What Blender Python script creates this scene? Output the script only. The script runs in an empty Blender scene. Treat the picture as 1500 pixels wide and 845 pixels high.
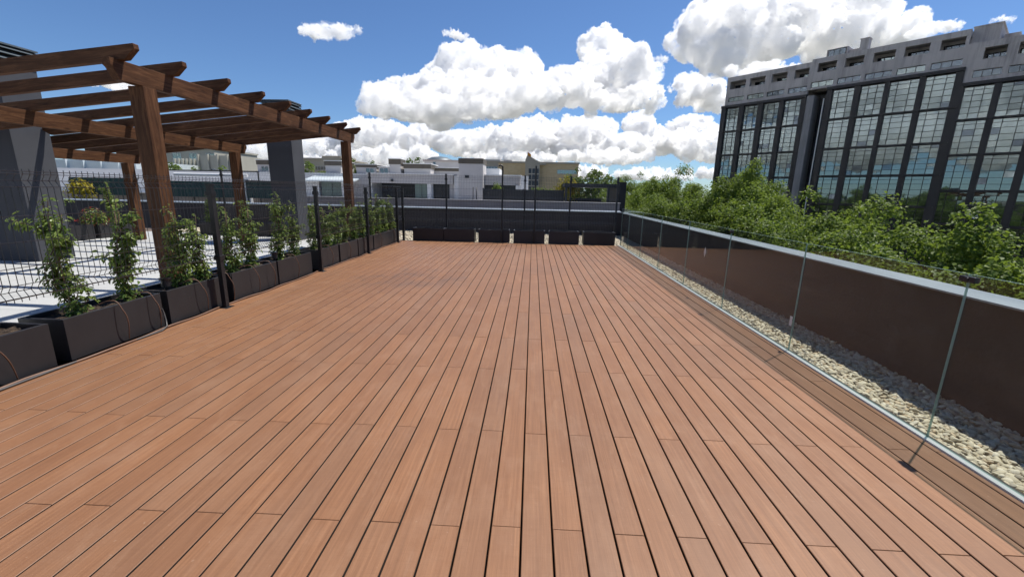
import bpy, bmesh, math, random
import numpy as np
from mathutils import Vector, Matrix
random.seed(7); rng = np.random.default_rng(11)
S = bpy.context.scene; COL = S.collection
R = math.radians

# ------------------------------------------------------------------ helpers
class MB:
    """collects shapes, build() links them as ONE mesh object"""
    def __init__(s): s.v = []; s.f = []; s.m = []; s.sm = []
    def add(s, vs, fs, mi=0, sm=False):
        o = len(s.v); s.v += [tuple(p) for p in vs]
        for f in fs: s.f.append(tuple(i + o for i in f)); s.m.append(mi); s.sm.append(sm)
    def box(s, x0, x1, y0, y1, z0, z1, mi=0):
        s.add([(x0,y0,z0),(x1,y0,z0),(x1,y1,z0),(x0,y1,z0),(x0,y0,z1),(x1,y0,z1),(x1,y1,z1),(x0,y1,z1)],
              [(0,3,2,1),(4,5,6,7),(0,1,5,4),(1,2,6,5),(2,3,7,6),(3,0,4,7)], mi)
    def quad(s, a, b, c, d, mi=0): s.add([a,b,c,d], [(0,1,2,3)], mi)
    def bar(s, p, q, w, h, mi=0, up=(0,0,1)):
        p = Vector(p); q = Vector(q); d = (q-p).normalized(); a = d.cross(Vector(up))
        if a.length < 1e-4: a = d.cross(Vector((1,0,0)))
        a.normalize(); b = a.cross(d).normalized(); a = a*w/2; b = b*h/2
        s.add([p-a-b,p+a-b,p+a+b,p-a+b,q-a-b,q+a-b,q+a+b,q-a+b],
              [(0,1,2,3),(7,6,5,4),(4,5,1,0),(5,6,2,1),(6,7,3,2),(7,4,0,3)], mi)
    def prism(s, prof, axis, a, b, mi=0):
        """closed 2D profile extruded along an axis from a to b"""
        def P(u, v, t): return {'x':(t,u,v),'y':(u,t,v),'z':(u,v,t)}[axis]
        n = len(prof)
        vs = [P(u,v,a) for u,v in prof] + [P(u,v,b) for u,v in prof]
        fs = [(i,(i+1)%n,n+(i+1)%n,n+i) for i in range(n)] + [tuple(range(n))[::-1], tuple(range(n,2*n))]
        s.add(vs, fs, mi)
    def tube(s, pts, r, n=6, mi=0, caps=True, sm=True):
        pts = [Vector(p) for p in pts]; k = len(pts)
        rr = r if isinstance(r, (list, tuple)) else [r]*k
        vs = []; ref = Vector((0.31,0.17,0.93))
        for i, p in enumerate(pts):
            d = (pts[min(i+1,k-1)] - pts[max(i-1,0)]).normalized()
            a = d.cross(ref)
            if a.length < .05: a = d.cross(Vector((1,0,0)))
            a.normalize(); b = d.cross(a)
            for j in range(n):
                t = 2*math.pi*(j+.5)/n
                vs.append(p + (a*math.cos(t) + b*math.sin(t))*rr[i])
        fs = [(i*n+j, i*n+(j+1)%n, (i+1)*n+(j+1)%n, (i+1)*n+j) for i in range(k-1) for j in range(n)]
        s.add(vs, fs, mi, sm)
        if caps: s.add(vs[:n], [tuple(range(n))[::-1]], mi); s.add(vs[-n:], [tuple(range(n))], mi)
    def cyl(s, c, r0, r1, z0, z1, n=20, mi=0): s.tube([(c[0],c[1],z0),(c[0],c[1],z1)], [r0,r1], n, mi)
    def mesh(s, name):
        me = bpy.data.meshes.new(name); me.from_pydata(s.v, [], s.f)
        me.polygons.foreach_set('material_index', s.m); me.polygons.foreach_set('use_smooth', s.sm)
        return me
    def build(s, name, mats, parent=None, bevel=0, fix=True):
        me = s.mesh(name)
        if fix:
            b = bmesh.new(); b.from_mesh(me); bmesh.ops.recalc_face_normals(b, faces=b.faces); b.to_mesh(me); b.free()
        return link(name, me, mats, parent, bevel)

def link(name, me, mats, parent=None, bevel=0):
    for m in (mats if isinstance(mats, (list,tuple)) else [mats]): me.materials.append(m)
    o = bpy.data.objects.new(name, me); COL.objects.link(o)
    if parent: o.parent = parent
    if bevel:
        md = o.modifiers.new('Bevel', 'BEVEL'); md.width = bevel; md.segments = 2; md.limit_method = 'ANGLE'; md.angle_limit = R(40)
    return o
def tag(o, label=None, cat=None, group=None, kind=None):
    if label: o['label'] = label
    if cat: o['category'] = cat
    if group: o['group'] = group
    if kind: o['kind'] = kind
    return o
def thing(name, label, cat, loc=(0,0,0), group=None, rz=0):
    o = bpy.data.objects.new(name, None); COL.objects.link(o); o.location = loc; o.rotation_euler = (0,0,rz)
    o.empty_display_size = .2
    return tag(o, label, cat, group)
def copy_tree(o, parent=None):
    c = o.copy(); COL.objects.link(c)
    if parent: c.parent = parent
    for ch in list(o.children): copy_tree(ch, c)
    return c

# ------------------------------------------------------------------ materials
ALB = .80
def al(c): return tuple(x*ALB for x in c)
def new_mat(name):
    m = bpy.data.materials.new(name); m.use_nodes = True
    nt = m.node_tree; nt.nodes.clear()
    out = nt.nodes.new('ShaderNodeOutputMaterial'); b = nt.nodes.new('ShaderNodeBsdfPrincipled')
    nt.links.new(b.outputs[0], out.inputs[0])
    return m, nt, b, out
def N(nt, t, **kw):
    n = nt.nodes.new('ShaderNode'+t)
    for k, v in kw.items():
        if k.startswith('i_'): n.inputs[int(k[2:])].default_value = v
        else: setattr(n, k, v)
    return n
def ramp(nt, fac, stops):
    r = nt.nodes.new('ShaderNodeValToRGB'); e = r.color_ramp.elements
    while len(e) < len(stops): e.new(.5)
    for i, (p, c) in enumerate(stops): e[i].position = p; e[i].color = (*c, 1)
    nt.links.new(fac, r.inputs[0]); return r.outputs[0]
def pos(nt, scale=(1,1,1), obj=False, rnd=False):
    src = N(nt,'TexCoord').outputs['Object'] if obj else N(nt,'NewGeometry').outputs['Position']
    mp = N(nt,'Mapping'); mp.inputs['Scale'].default_value = scale
    nt.links.new(src, mp.inputs[0])
    if rnd:
        oi = N(nt,'ObjectInfo'); ml = N(nt,'Math', operation='MULTIPLY', i_1=37.0)
        nt.links.new(oi.outputs['Random'], ml.inputs[0]); nt.links.new(ml.outputs[0], mp.inputs['Location'])
    return mp.outputs[0]
def noise(nt, vec, scale, detail=5, rough=.55, dist=0):
    n = N(nt,'TexNoise'); n.inputs['Scale'].default_value = scale; n.inputs['Detail'].default_value = detail
    n.inputs['Roughness'].default_value = rough; n.inputs['Distortion'].default_value = dist
    nt.links.new(vec, n.inputs['Vector']); return n.outputs['Fac']
def mixc(nt, fac, a, b, mode='MIX'):
    m = N(nt,'Mix', data_type='RGBA', blend_type=mode)
    for sock, val in ((0,fac),(6,a),(7,b)):
        if hasattr(val, 'links'): nt.links.new(val, m.inputs[sock])
        else: m.inputs[sock].default_value = val if sock == 0 else (*val, 1)
    return m.outputs[2]
def mth(nt, op, a, b=0, c=None, clamp=False):
    m = N(nt,'Math', operation=op); m.use_clamp = clamp
    for i, v in enumerate((a,b) if c is None else (a,b,c)):
        if hasattr(v,'links'): nt.links.new(v, m.inputs[i])
        else: m.inputs[i].default_value = v
    return m.outputs[0]
def bump(nt, b, h, strength=.3, dist=.01):
    n = N(nt,'Bump'); n.inputs['Strength'].default_value = strength; n.inputs['Distance'].default_value = dist
    nt.links.new(h, n.inputs['Height']); nt.links.new(n.outputs[0], b.inputs['Normal'])

def surf(name, c0, c1, scale=3, rough=.6, metal=0, stretch=(1,1,1), bs=.2, bd=.005, fine=60, spec=.5, detail=6, rr=.12):
    """mottled two-tone surface with fine bump and varied gloss"""
    m, nt, b, out = new_mat(name)
    p = pos(nt, stretch); n1 = noise(nt, p, scale, detail, .6); n2 = noise(nt, pos(nt), fine, 4)
    nt.links.new(ramp(nt, n1, [(.3,al(c0)),(.7,al(c1))]), b.inputs['Base Color'])
    nt.links.new(mth(nt,'MULTIPLY_ADD', n1, rr*2, rough-rr), b.inputs['Roughness'])
    b.inputs['Metallic'].default_value = metal; b.inputs['Specular IOR Level'].default_value = spec
    bump(nt, b, n2, bs, bd); return m

def mat_wood_deck():
    m, nt, b, out = new_mat('deck_board')
    g = N(nt,'NewGeometry'); isl = g.outputs['Random Per Island']
    off = N(nt,'CombineXYZ'); nt.links.new(mth(nt,'MULTIPLY',isl,53.), off.inputs[0]); nt.links.new(mth(nt,'MULTIPLY',isl,91.), off.inputs[1])
    va = N(nt,'VectorMath', operation='ADD'); nt.links.new(g.outputs['Position'], va.inputs[0]); nt.links.new(off.outputs[0], va.inputs[1])
    def mapped(sc):
        mp = N(nt,'Mapping'); mp.inputs['Scale'].default_value = sc; nt.links.new(va.outputs[0], mp.inputs[0]); return mp.outputs[0]
    grain = noise(nt, mapped((70,1.6,10)), 1.0, 6, .65, .3)
    fine = noise(nt, mapped((330,5,30)), 1.0, 3, .6)
    blot = noise(nt, mapped((5,.9,1)), 1.0, 4, .6)
    dirt = noise(nt, pos(nt), .55, 6, .62); dust = noise(nt, pos(nt,(1,.6,1)), 3.5, 7, .7)
    base = ramp(nt, grain, [(.22,(.165,.075,.035)),(.5,(.236,.111,.053)),(.78,(.315,.156,.077))])
    tone = ramp(nt, isl, [(0,(.90,.89,.88)),(.35,(.97,.97,.97)),(.7,(1.02,1.02,1.0)),(1,(1.07,1.07,1.05))])
    c = mixc(nt, 1, base, tone, 'MULTIPLY')
    c = mixc(nt, mth(nt,'MULTIPLY',ramp(nt, blot,[(.42,(0,0,0)),(.72,(1,1,1))]),.5), c, (.200,.092,.045))
    c = mixc(nt, mth(nt,'MULTIPLY',ramp(nt, fine,[(.55,(0,0,0)),(.8,(1,1,1))]),.35), c, (.38,.195,.095))
    c = mixc(nt, mth(nt,'MULTIPLY',ramp(nt, dust,[(.47,(0,0,0)),(.75,(1,1,1))]),.38), c, (.33,.195,.120))
    c = mixc(nt, mth(nt,'MULTIPLY',ramp(nt, dirt,[(.46,(0,0,0)),(.70,(1,1,1))]),.45), c, (.170,.088,.050))
    grey = ramp(nt, mth(nt,'FRACT',mth(nt,'MULTIPLY',isl,17.3)), [(.70,(0,0,0)),(.95,(1,1,1))])
    c = mixc(nt, mth(nt,'MULTIPLY',grey,.20), c, (.185,.118,.078))                     # a few weathered boards
    spots = noise(nt, pos(nt), 38, 3, .5)
    c = mixc(nt, mth(nt,'MULTIPLY',ramp(nt, spots,[(.70,(0,0,0)),(.76,(1,1,1))]),.30), c, (.42,.30,.21))   # dried splashes and grit
    scuff = noise(nt, pos(nt,(2.2,.5,1)), 2.3, 8, .75, 1.5)
    c = mixc(nt, mth(nt,'MULTIPLY',ramp(nt, scuff,[(.56,(0,0,0)),(.70,(1,1,1))]),.30), c, (.34,.205,.125))
    saw = noise(nt, mapped((9,160,1)), 1.0, 2, .5)
    c = mixc(nt, mth(nt,'MULTIPLY',ramp(nt, saw,[(.5,(0,0,0)),(.8,(1,1,1))]),.22), c, (.15,.07,.036))
    # darker patch by the far left planters
    sx = N(nt,'SeparateXYZ'); nt.links.new(g.outputs['Position'], sx.inputs[0])
    ex = mth(nt,'DIVIDE',mth(nt,'ADD',sx.outputs[0],2.1),1.3); ey = mth(nt,'DIVIDE',mth(nt,'SUBTRACT',sx.outputs[1],7.4),1.2)
    e = mth(nt,'SUBTRACT',1.15,mth(nt,'ADD',mth(nt,'MULTIPLY',ex,ex),mth(nt,'MULTIPLY',ey,ey)))
    e = mth(nt,'MULTIPLY',mth(nt,'ADD',e,mth(nt,'MULTIPLY',mth(nt,'SUBTRACT',dust,.62),5.)),.45,clamp=True)
    c = mixc(nt, e, c, (.085,.048,.034))
    nt.links.new(c, b.inputs['Base Color'])
    nt.links.new(mth(nt,'MULTIPLY_ADD',grain,.25,.38), b.inputs['Roughness'])
    b.inputs['Specular IOR Level'].default_value = .35
    bump(nt, b, mth(nt,'ADD',grain,mth(nt,'MULTIPLY',fine,.6)), .35, .002); return m

def mat_timber():
    m, nt, b, out = new_mat('stained_timber')
    tc = N(nt,'TexCoord'); oi = N(nt,'ObjectInfo')
    # grain runs along the longest side: each timber is modelled along its local x
    mp = N(nt,'Mapping'); mp.inputs['Scale'].default_value = (1.3,14,14)
    nt.links.new(tc.outputs['Object'], mp.inputs[0]); nt.links.new(mth(nt,'MULTIPLY',oi.outputs['Random'],50.), mp.inputs['Location'])
    g1 = noise(nt, mp.outputs[0], 1.6, 6, .65, 1.2)
    vo = N(nt,'TexVoronoi'); vo.inputs['Scale'].default_value = 1.0
    m2 = N(nt,'Mapping'); m2.inputs['Scale'].default_value = (2.2,7,7); nt.links.new(tc.outputs['Object'], m2.inputs[0]); nt.links.new(mth(nt,'MULTIPLY',oi.outputs['Random'],31.), m2.inputs['Location'])
    nt.links.new(m2.outputs[0], vo.inputs['Vector'])
    knot = ramp(nt, vo.outputs['Distance'], [(.05,(1,1,1)),(.16,(0,0,0))])
    c = ramp(nt, g1, [(.26,(.034,.0145,.0075)),(.5,(.082,.036,.0165)),(.74,(.172,.082,.040))])
    c = mixc(nt, mth(nt,'MULTIPLY',knot,.75), c, (.022,.009,.005))
    nt.links.new(c, b.inputs['Base Color']); b.inputs['Roughness'].default_value = .65; b.inputs['Specular IOR Level'].default_value = .15
    bump(nt, b, g1, .3, .004); return m

def mat_leaf(name, dark, light, trans, tr=.35, rough=.42):
    m, nt, b, out = new_mat(name)
    isl = N(nt,'NewGeometry').outputs['Random Per Island']
    c = ramp(nt, isl, [(0,dark),(.55,tuple((a+b_)/2 for a,b_ in zip(dark,light))),(1,light)])
    nt.links.new(c, b.inputs['Base Color']); b.inputs['Roughness'].default_value = rough; b.inputs['Specular IOR Level'].default_value = .30
    t = N(nt,'BsdfTranslucent'); nt.links.new(mixc(nt,.6,c,trans), t.inputs[0])
    mx = N(nt,'MixShader'); mx.inputs[0].default_value = tr
    nt.links.new(b.outputs[0], mx.inputs[1]); nt.links.new(t.outputs[0], mx.inputs[2]); nt.links.new(mx.outputs[0], out.inputs[0]); return m

def mat_glass(name, tint, gloss=(1,1,1), rough=.0, smudge=0):
    m, nt, b, out = new_mat(name); nt.nodes.remove(b)
    t = N(nt,'BsdfTransparent'); t.inputs[0].default_value = (*tint,1)
    g = N(nt,'BsdfGlossy'); g.inputs['Color'].default_value = (*gloss,1); g.inputs['Roughness'].default_value = rough
    lw = N(nt,'LayerWeight'); lw.inputs[0].default_value = .5      # facing: the same from both sides of the pane
    fr = mth(nt,'MULTIPLY_ADD',mth(nt,'POWER',lw.outputs['Facing'],4.6),.70,.022)
    mx = N(nt,'MixShader'); nt.links.new(fr, mx.inputs[0]); nt.links.new(t.outputs[0], mx.inputs[1]); nt.links.new(g.outputs[0], mx.inputs[2])
    last = mx.outputs[0]
    if smudge:
        d = N(nt,'BsdfDiffuse'); d.inputs[0].default_value = (.6,.62,.6,1)
        n1 = noise(nt, pos(nt), 4.0, 6, .7); n2 = noise(nt, pos(nt,(1,1,.3)), 30., 3, .6)
        f = mth(nt,'MULTIPLY',ramp(nt,n1,[(.5,(.12,.12,.12)),(.75,(1,1,1))]),mth(nt,'MULTIPLY',n2,smudge))
        m2 = N(nt,'MixShader'); nt.links.new(f, m2.inputs[0]); nt.links.new(last, m2.inputs[1]); nt.links.new(d.outputs[0], m2.inputs[2]); last = m2.outputs[0]
    nt.links.new(last, out.inputs[0]); return m

def mat_glassedge():
    m, nt, b, out = new_mat('polished_glass_edge'); b.inputs['Base Color'].default_value = (.38,.52,.48,1); b.inputs['Roughness'].default_value = .2
    t = N(nt,'BsdfTransparent'); t.inputs[0].default_value = (.55,.75,.68,1); mx = N(nt,'MixShader'); mx.inputs[0].default_value = .35
    nt.links.new(b.outputs[0], mx.inputs[1]); nt.links.new(t.outputs[0], mx.inputs[2]); nt.links.new(mx.outputs[0], out.inputs[0]); return m
def mat_window(name, refl, base, rough=.02):
    m, nt, b, out = new_mat(name)
    b.inputs['Base Color'].default_value = (*base,1); b.inputs['Roughness'].default_value = .3
    g = N(nt,'BsdfGlossy'); g.inputs['Color'].default_value = (*refl,1); g.inputs['Roughness'].default_value = rough
    lw = N(nt,'LayerWeight'); lw.inputs[0].default_value = .35
    mx = N(nt,'MixShader'); nt.links.new(mth(nt,'MULTIPLY_ADD',lw.outputs['Facing'],.3,.62), mx.inputs[0])
    nt.links.new(b.outputs[0], mx.inputs[1]); nt.links.new(g.outputs[0], mx.inputs[2]); nt.links.new(mx.outputs[0], out.inputs[0]); return m

def mat_streaked(name, c0, c1, stain, sc=.5, amount=.8, rough=.85):
    m, nt, b, out = new_mat(name)
    n1 = noise(nt, pos(nt), sc, 6, .6); st = noise(nt, pos(nt,(1.4,1.4,.12)), 1.4, 6, .7); n3 = noise(nt, pos(nt), 25, 4)
    c = ramp(nt, n1, [(.3,al(c0)),(.7,al(c1))])
    c = mixc(nt, mth(nt,'MULTIPLY',ramp(nt,st,[(.48,(0,0,0)),(.72,(1,1,1))]),amount), c, al(stain))
    nt.links.new(c, b.inputs['Base Color']); b.inputs['Roughness'].default_value = rough
    bump(nt, b, n3, .3, .01); return m

def mat_brick(name, c1, c2, mort, scale=1.0, bw=.24, rh=.07):
    m, nt, b, out = new_mat(name)
    tc = N(nt,'TexCoord'); sp = N(nt,'SeparateXYZ'); nt.links.new(tc.outputs['Object'], sp.inputs[0])
    cb = N(nt,'CombineXYZ'); nt.links.new(mth(nt,'ADD',sp.outputs[0],sp.outputs[1]), cb.inputs[0]); nt.links.new(sp.outputs[2], cb.inputs[1])
    br = N(nt,'TexBrick'); br.inputs['Color1'].default_value = (*c1,1); br.inputs['Color2'].default_value = (*c2,1); br.inputs['Mortar'].default_value = (*mort,1)
    br.inputs['Scale'].default_value = scale; br.inputs['Brick Width'].default_value = bw; br.inputs['Row Height'].default_value = rh; br.inputs['Mortar Size'].default_value = .008
    nt.links.new(cb.outputs[0], br.inputs['Vector'])
    n1 = noise(nt, pos(nt), .4, 5, .6)
    c = mixc(nt, mth(nt,'MULTIPLY',n1,.5), br.outputs[0], tuple(x*.55 for x in c1))
    nt.links.new(c, b.inputs['Base Color']); b.inputs['Roughness'].default_value = .85; return m

def mat_paving():
    m, nt, b, out = new_mat('pale_paving')
    br = N(nt,'TexBrick'); br.offset = 0
    br.inputs['Color1'].default_value = (.40,.403,.393,1); br.inputs['Color2'].default_value = (.435,.438,.425,1); br.inputs['Mortar'].default_value = (.20,.20,.195,1)
    br.inputs['Scale'].default_value = 1; br.inputs['Brick Width'].default_value = 1.2; br.inputs['Row Height'].default_value = .6; br.inputs['Mortar Size'].default_value = .004
    nt.links.new(pos(nt), br.inputs['Vector'])
    n1 = noise(nt, pos(nt), 1.2, 6, .65)
    c = mixc(nt, mth(nt,'MULTIPLY',ramp(nt,n1,[(.45,(0,0,0)),(.75,(1,1,1))]),.4), br.outputs[0], (.29,.29,.28))
    nt.links.new(c, b.inputs['Base Color']); b.inputs['Roughness'].default_value = .7
    bump(nt, b, noise(nt,pos(nt),80,4), .15, .003); return m

M = {}
M['deck'] = mat_wood_deck(); M['timber'] = mat_timber(); M['paving'] = mat_paving()
M['boardside'] = surf('board_side_shade', (.020,.012,.008), (.03,.018,.012), 6, .9)  # near-black board sides: shade of the gaps painted into the colour
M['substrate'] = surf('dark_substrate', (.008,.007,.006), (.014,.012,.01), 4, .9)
M['black'] = surf('black_coated_metal', (.012,.0125,.015), (.02,.021,.024), 5, .42, bs=.1, bd=.001)
M['wire'] = surf('coated_wire', (.016,.018,.022), (.024,.026,.03), 5, .30, bs=.02, bd=.001, spec=.9)
M['planter'] = surf('planter_metal', (.026,.025,.027), (.038,.036,.038), 2.5, .42, stretch=(1,1,.5), bs=.15, bd=.002, fine=14, spec=.4, rr=.1)
M['soil'] = surf('soil', (.022,.013,.008), (.09,.058,.034), 28, .95, bs=1, bd=.02, fine=45)
M['drysoil'] = surf('dry_soil', (.30,.23,.15), (.48,.39,.27), 20, .95, bs=1, bd=.02)
M['hose'] = surf('brown_hose', (.16,.082,.048), (.22,.12,.075), 8, .5, bs=.05)
M['hosegrey'] = surf('grey_hose', (.07,.068,.068), (.11,.105,.10), 8, .45, bs=.05)
M['alu'] = surf('brushed_aluminium', (.62,.64,.63), (.74,.75,.74), 6, .42, metal=.1, stretch=(1,.1,1), bs=.05, bd=.001)
M['coping'] = surf('coping_metal', (.26,.30,.335), (.33,.37,.405), 3, .45, metal=.25, stretch=(1,.3,1), bs=.1, bd=.002)
M['brown_wall'] = mat_streaked('brown_render', (.0235,.0235,.026), (.032,.031,.034), (.017,.017,.019), .8, .5)
M['dark_wall'] = mat_streaked('dark_render', (.046,.043,.050), (.060,.056,.063), (.034,.032,.038), .8, .5)
M['grey_render'] = surf('grey_stucco', (.056,.059,.071), (.080,.083,.096), 1.4, .85, bs=.6, bd=.004, fine=160)
M['louver'] = surf('louver_metal', (.12,.15,.17), (.17,.2,.22), 4, .5, metal=.3, bs=.05)
M['gravelbed'] = surf('gravel_bed', (.10,.085,.065), (.42,.37,.28), 30, .9, bs=1, bd=.02, fine=40)
M['leaf'] = mat_leaf('jasmine_leaf', (.052,.110,.022), (.270,.335,.090), (.38,.48,.09), .34, .36)
M['leafred'] = mat_leaf('reddish_leaf', (.05,.03,.015), (.20,.09,.045), (.25,.10,.04), .25)
M['petal'] = mat_leaf('red_petal', (.40,.02,.02), (.55,.05,.04), (.6,.06,.05), .25, .5)
M['petalw'] = mat_leaf('white_petal', (.62,.62,.55), (.75,.75,.7), (.7,.7,.6), .25, .5)
M['petaly'] = mat_leaf('yellow_leaf', (.30,.26,.02), (.48,.40,.04), (.5,.42,.04), .3, .5)
M['tree'] = mat_leaf('plane_leaf', (.058,.108,.018), (.190,.252,.043), (.29,.39,.045), .37, .56)
M['treedark'] = mat_leaf('dark_leaf', (.040,.072,.016), (.115,.165,.034), (.2,.28,.035), .33, .62)
M['bark'] = surf('bark', (.10,.085,.065), (.24,.21,.165), 6, .9, stretch=(1,1,.25), bs=.8, bd=.03, fine=20)
M['twig'] = surf('twig', (.10,.06,.035), (.20,.13,.08), 10, .8)
M['bamboo'] = surf('bamboo_cane', (.36,.25,.14), (.48,.35,.21), 8, .6)
M['white'] = surf('white_render', (.86,.86,.85), (.92,.92,.91), 1.2, .8, bs=.1)
M['palegrey'] = surf('pale_grey_render', (.54,.515,.505), (.62,.595,.585), 1.0, .8, bs=.1)
M['pinkgrey'] = surf('taupe_render', (.43,.355,.325), (.50,.42,.385), .9, .8, bs=.1)
M['brownband'] = surf('brown_cladding', (.095,.080,.062), (.13,.11,.085), 1.2, .7, bs=.1)
M['void'] = surf('dark_opening', (.012,.013,.016), (.022,.023,.026), 1, .4, bs=.02)
M['greenglass'] = surf('green_curtain', (.16,.23,.20), (.24,.32,.28), 1.5, .35, stretch=(6,6,.2), bs=.05)
M['screen'] = surf('green_privacy_mesh', (.012,.050,.047), (.025,.085,.078), 3, .7, stretch=(4,4,.4), bs=.5, bd=.03, fine=12)
M['blackscreen'] = surf('black_screen', (.012,.013,.016), (.026,.027,.03), 3, .6, stretch=(4,4,.4), bs=.2)
M['lightroof'] = surf('glazed_roof', (.66,.75,.77), (.80,.86,.88), 2.0, .4, stretch=(8,1,1), bs=.05)
M['cream'] = surf('cream_concrete', (.42,.40,.33), (.52,.50,.42), .6, .85, stretch=(1,1,.3), bs=.1)
M['beige'] = surf('beige_render', (.42,.37,.29), (.50,.45,.36), .4, .85)
M['bluewin'] = mat_window('bluish_window', (.45,.58,.60), (.03,.06,.07), .08)
M['darkwin'] = mat_window('dark_window', (.25,.27,.30), (.012,.014,.018), .06)
M['gablepane'] = surf('gable_pane', (.028,.034,.046), (.05,.06,.075), .8, .25, bs=.02)
M['brick'] = mat_brick('tan_brick', (.60,.45,.25), (.68,.53,.31), (.52,.44,.32), 1.0, .5, .18)
M['concrete'] = mat_streaked('stained_concrete', (.48,.455,.45), (.58,.55,.545), (.17,.16,.16), .35, .65)
M['darkframe'] = surf('dark_steel', (.013,.013,.017), (.020,.020,.025), 1.0, .5, bs=.1)
M['fin'] = mat_streaked('grey_fin', (.27,.267,.275), (.33,.327,.335), (.10,.098,.102), .5, .5)
M['pane'] = mat_window('office_pane', (.31,.375,.385), (.02,.028,.03), .015)
M['panedark'] = mat_window('office_pane_dark', (.16,.20,.24), (.010,.012,.016), .03)
M['paneblind'] = mat_window('office_pane_blind', (.36,.42,.42), (.14,.15,.145), .05)
M['glass'] = mat_glass('balustrade_glass', (.885,.91,.893), smudge=.06)
M['glassedge'] = mat_glassedge()
M['paper'] = surf('paper_label', (.68,.68,.66), (.76,.76,.74), 8, .7, bs=.05)
M['asphalt'] = surf('asphalt', (.045,.045,.046), (.065,.065,.065), 2, .9)
M['ground'] = surf('city_ground', (.24,.24,.20), (.34,.335,.28), .05, .95)
M['facade'] = surf('facade_brown', (.16,.12,.10), (.22,.17,.14), .5, .85)
M['flagred'] = surf('flag_red', (.55,.03,.03), (.6,.05,.04), 3, .7)
M['flagyellow'] = surf('flag_yellow', (.7,.42,.03), (.75,.5,.04), 3, .7)

# ------------------------------------------------------------------ camera
cd = bpy.data.cameras.new('camera'); cam = bpy.data.objects.new('camera', cd); COL.objects.link(cam); S.camera = cam
cd.sensor_width = 36; cd.sensor_fit = 'HORIZONTAL'; cd.lens = 618/1500*36; cd.clip_start = .05; cd.clip_end = 20000
rx, up, bk = (.9985979,.0488381,.0204232), (-.0308297,.2229225,.9743485), (.0430326,-.9736120,.2241156)
cam.matrix_world = Matrix(((rx[0],up[0],bk[0],0),(rx[1],up[1],bk[1],0),(rx[2],up[2],bk[2],1.57),(0,0,0,1)))

# ------------------------------------------------------------------ sun, sky with cumulus
SUN_EL, SUN_AZ = R(62.9), math.atan2(.445,.37)      # azimuth clockwise from +Y
sd = bpy.data.lights.new('sun','SUN'); sd.energy = 5.0; sd.angle = R(.53); sd.color = (1,.955,.88)
so = bpy.data.objects.new('sun', sd); COL.objects.link(so)
sv = Vector((math.sin(SUN_AZ)*math.cos(SUN_EL), math.cos(SUN_AZ)*math.cos(SUN_EL), math.sin(SUN_EL)))
so.rotation_euler = sv.to_track_quat('Z','Y').to_euler(); so.location = sv*60

W = bpy.data.worlds.new('World'); S.world = W; W.use_nodes = True
nt = W.node_tree; nt.nodes.clear()
wo = N(nt,'OutputWorld'); bg = N(nt,'Background'); bg.inputs[1].default_value = .070; nt.links.new(bg.outputs[0], wo.inputs[0])
sky = N(nt,'TexSky'); sky.sky_type = 'NISHITA'; sky.sun_disc = False; sky.sun_elevation = SUN_EL; sky.sun_rotation = SUN_AZ
sky.altitude = 600; sky.air_density = 1.0; sky.dust_density = .4; sky.ozone_density = 2.5
tint = N(nt,'VectorMath', operation='MULTIPLY'); nt.links.new(sky.outputs[0], tint.inputs[0]); tint.inputs[1].default_value = (.82,1.05,1.34)
nt.links.new(tint.outputs[0], bg.inputs[0])
def mat_cloud():
    m, nt, b, out = new_mat('cloud_vapour'); nt.nodes.remove(b)
    v = N(nt,'VolumeScatter'); v.inputs['Color'].default_value = (.985,.987,.99,1); v.inputs['Anisotropy'].default_value = .35
    n1 = noise(nt, pos(nt), .011, 5, .68)
    nt.links.new(mth(nt,'MULTIPLY',ramp(nt,n1,[(.40,(0,0,0)),(.50,(.35,.35,.35)),(.60,(1,1,1))]),.12), v.inputs['Density'])
    nt.links.new(v.outputs[0], out.inputs['Volume']); return m
M['cloud'] = mat_cloud()
def icos(sub):
    bm = bmesh.new(); bmesh.ops.create_icosphere(bm, subdivisions=sub, radius=1); v = np.array([x.co for x in bm.verts]); f = np.array([[y.index for y in x.verts] for x in bm.faces]); bm.free(); return v, f
def mesh_np(name, V, F, smooth=True, mi=None):
    me = bpy.data.meshes.new(name); n = F.shape[1]
    me.vertices.add(len(V)); me.vertices.foreach_set('co', V.astype(np.float32).ravel())
    me.loops.add(F.size); me.loops.foreach_set('vertex_index', F.astype(np.int32).ravel())
    me.polygons.add(len(F)); me.polygons.foreach_set('loop_start', np.arange(0,F.size,n,dtype=np.int32))
    me.polygons.foreach_set('use_smooth', np.full(len(F), smooth))
    if mi is not None: me.polygons.foreach_set('material_index', mi.astype(np.int32))
    me.update(calc_edges=True); return me
TEX = []
for i, (sz, ty) in enumerate(((1.0,'VORONOI'),(.42,'VORONOI'),(.5,'CLOUDS'))):
    t_ = bpy.data.textures.new('billow_%s' % 'abc'[i], ty); t_.noise_scale = sz
    if ty == 'CLOUDS': t_.noise_depth = 4
    TEX.append(t_)
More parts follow.
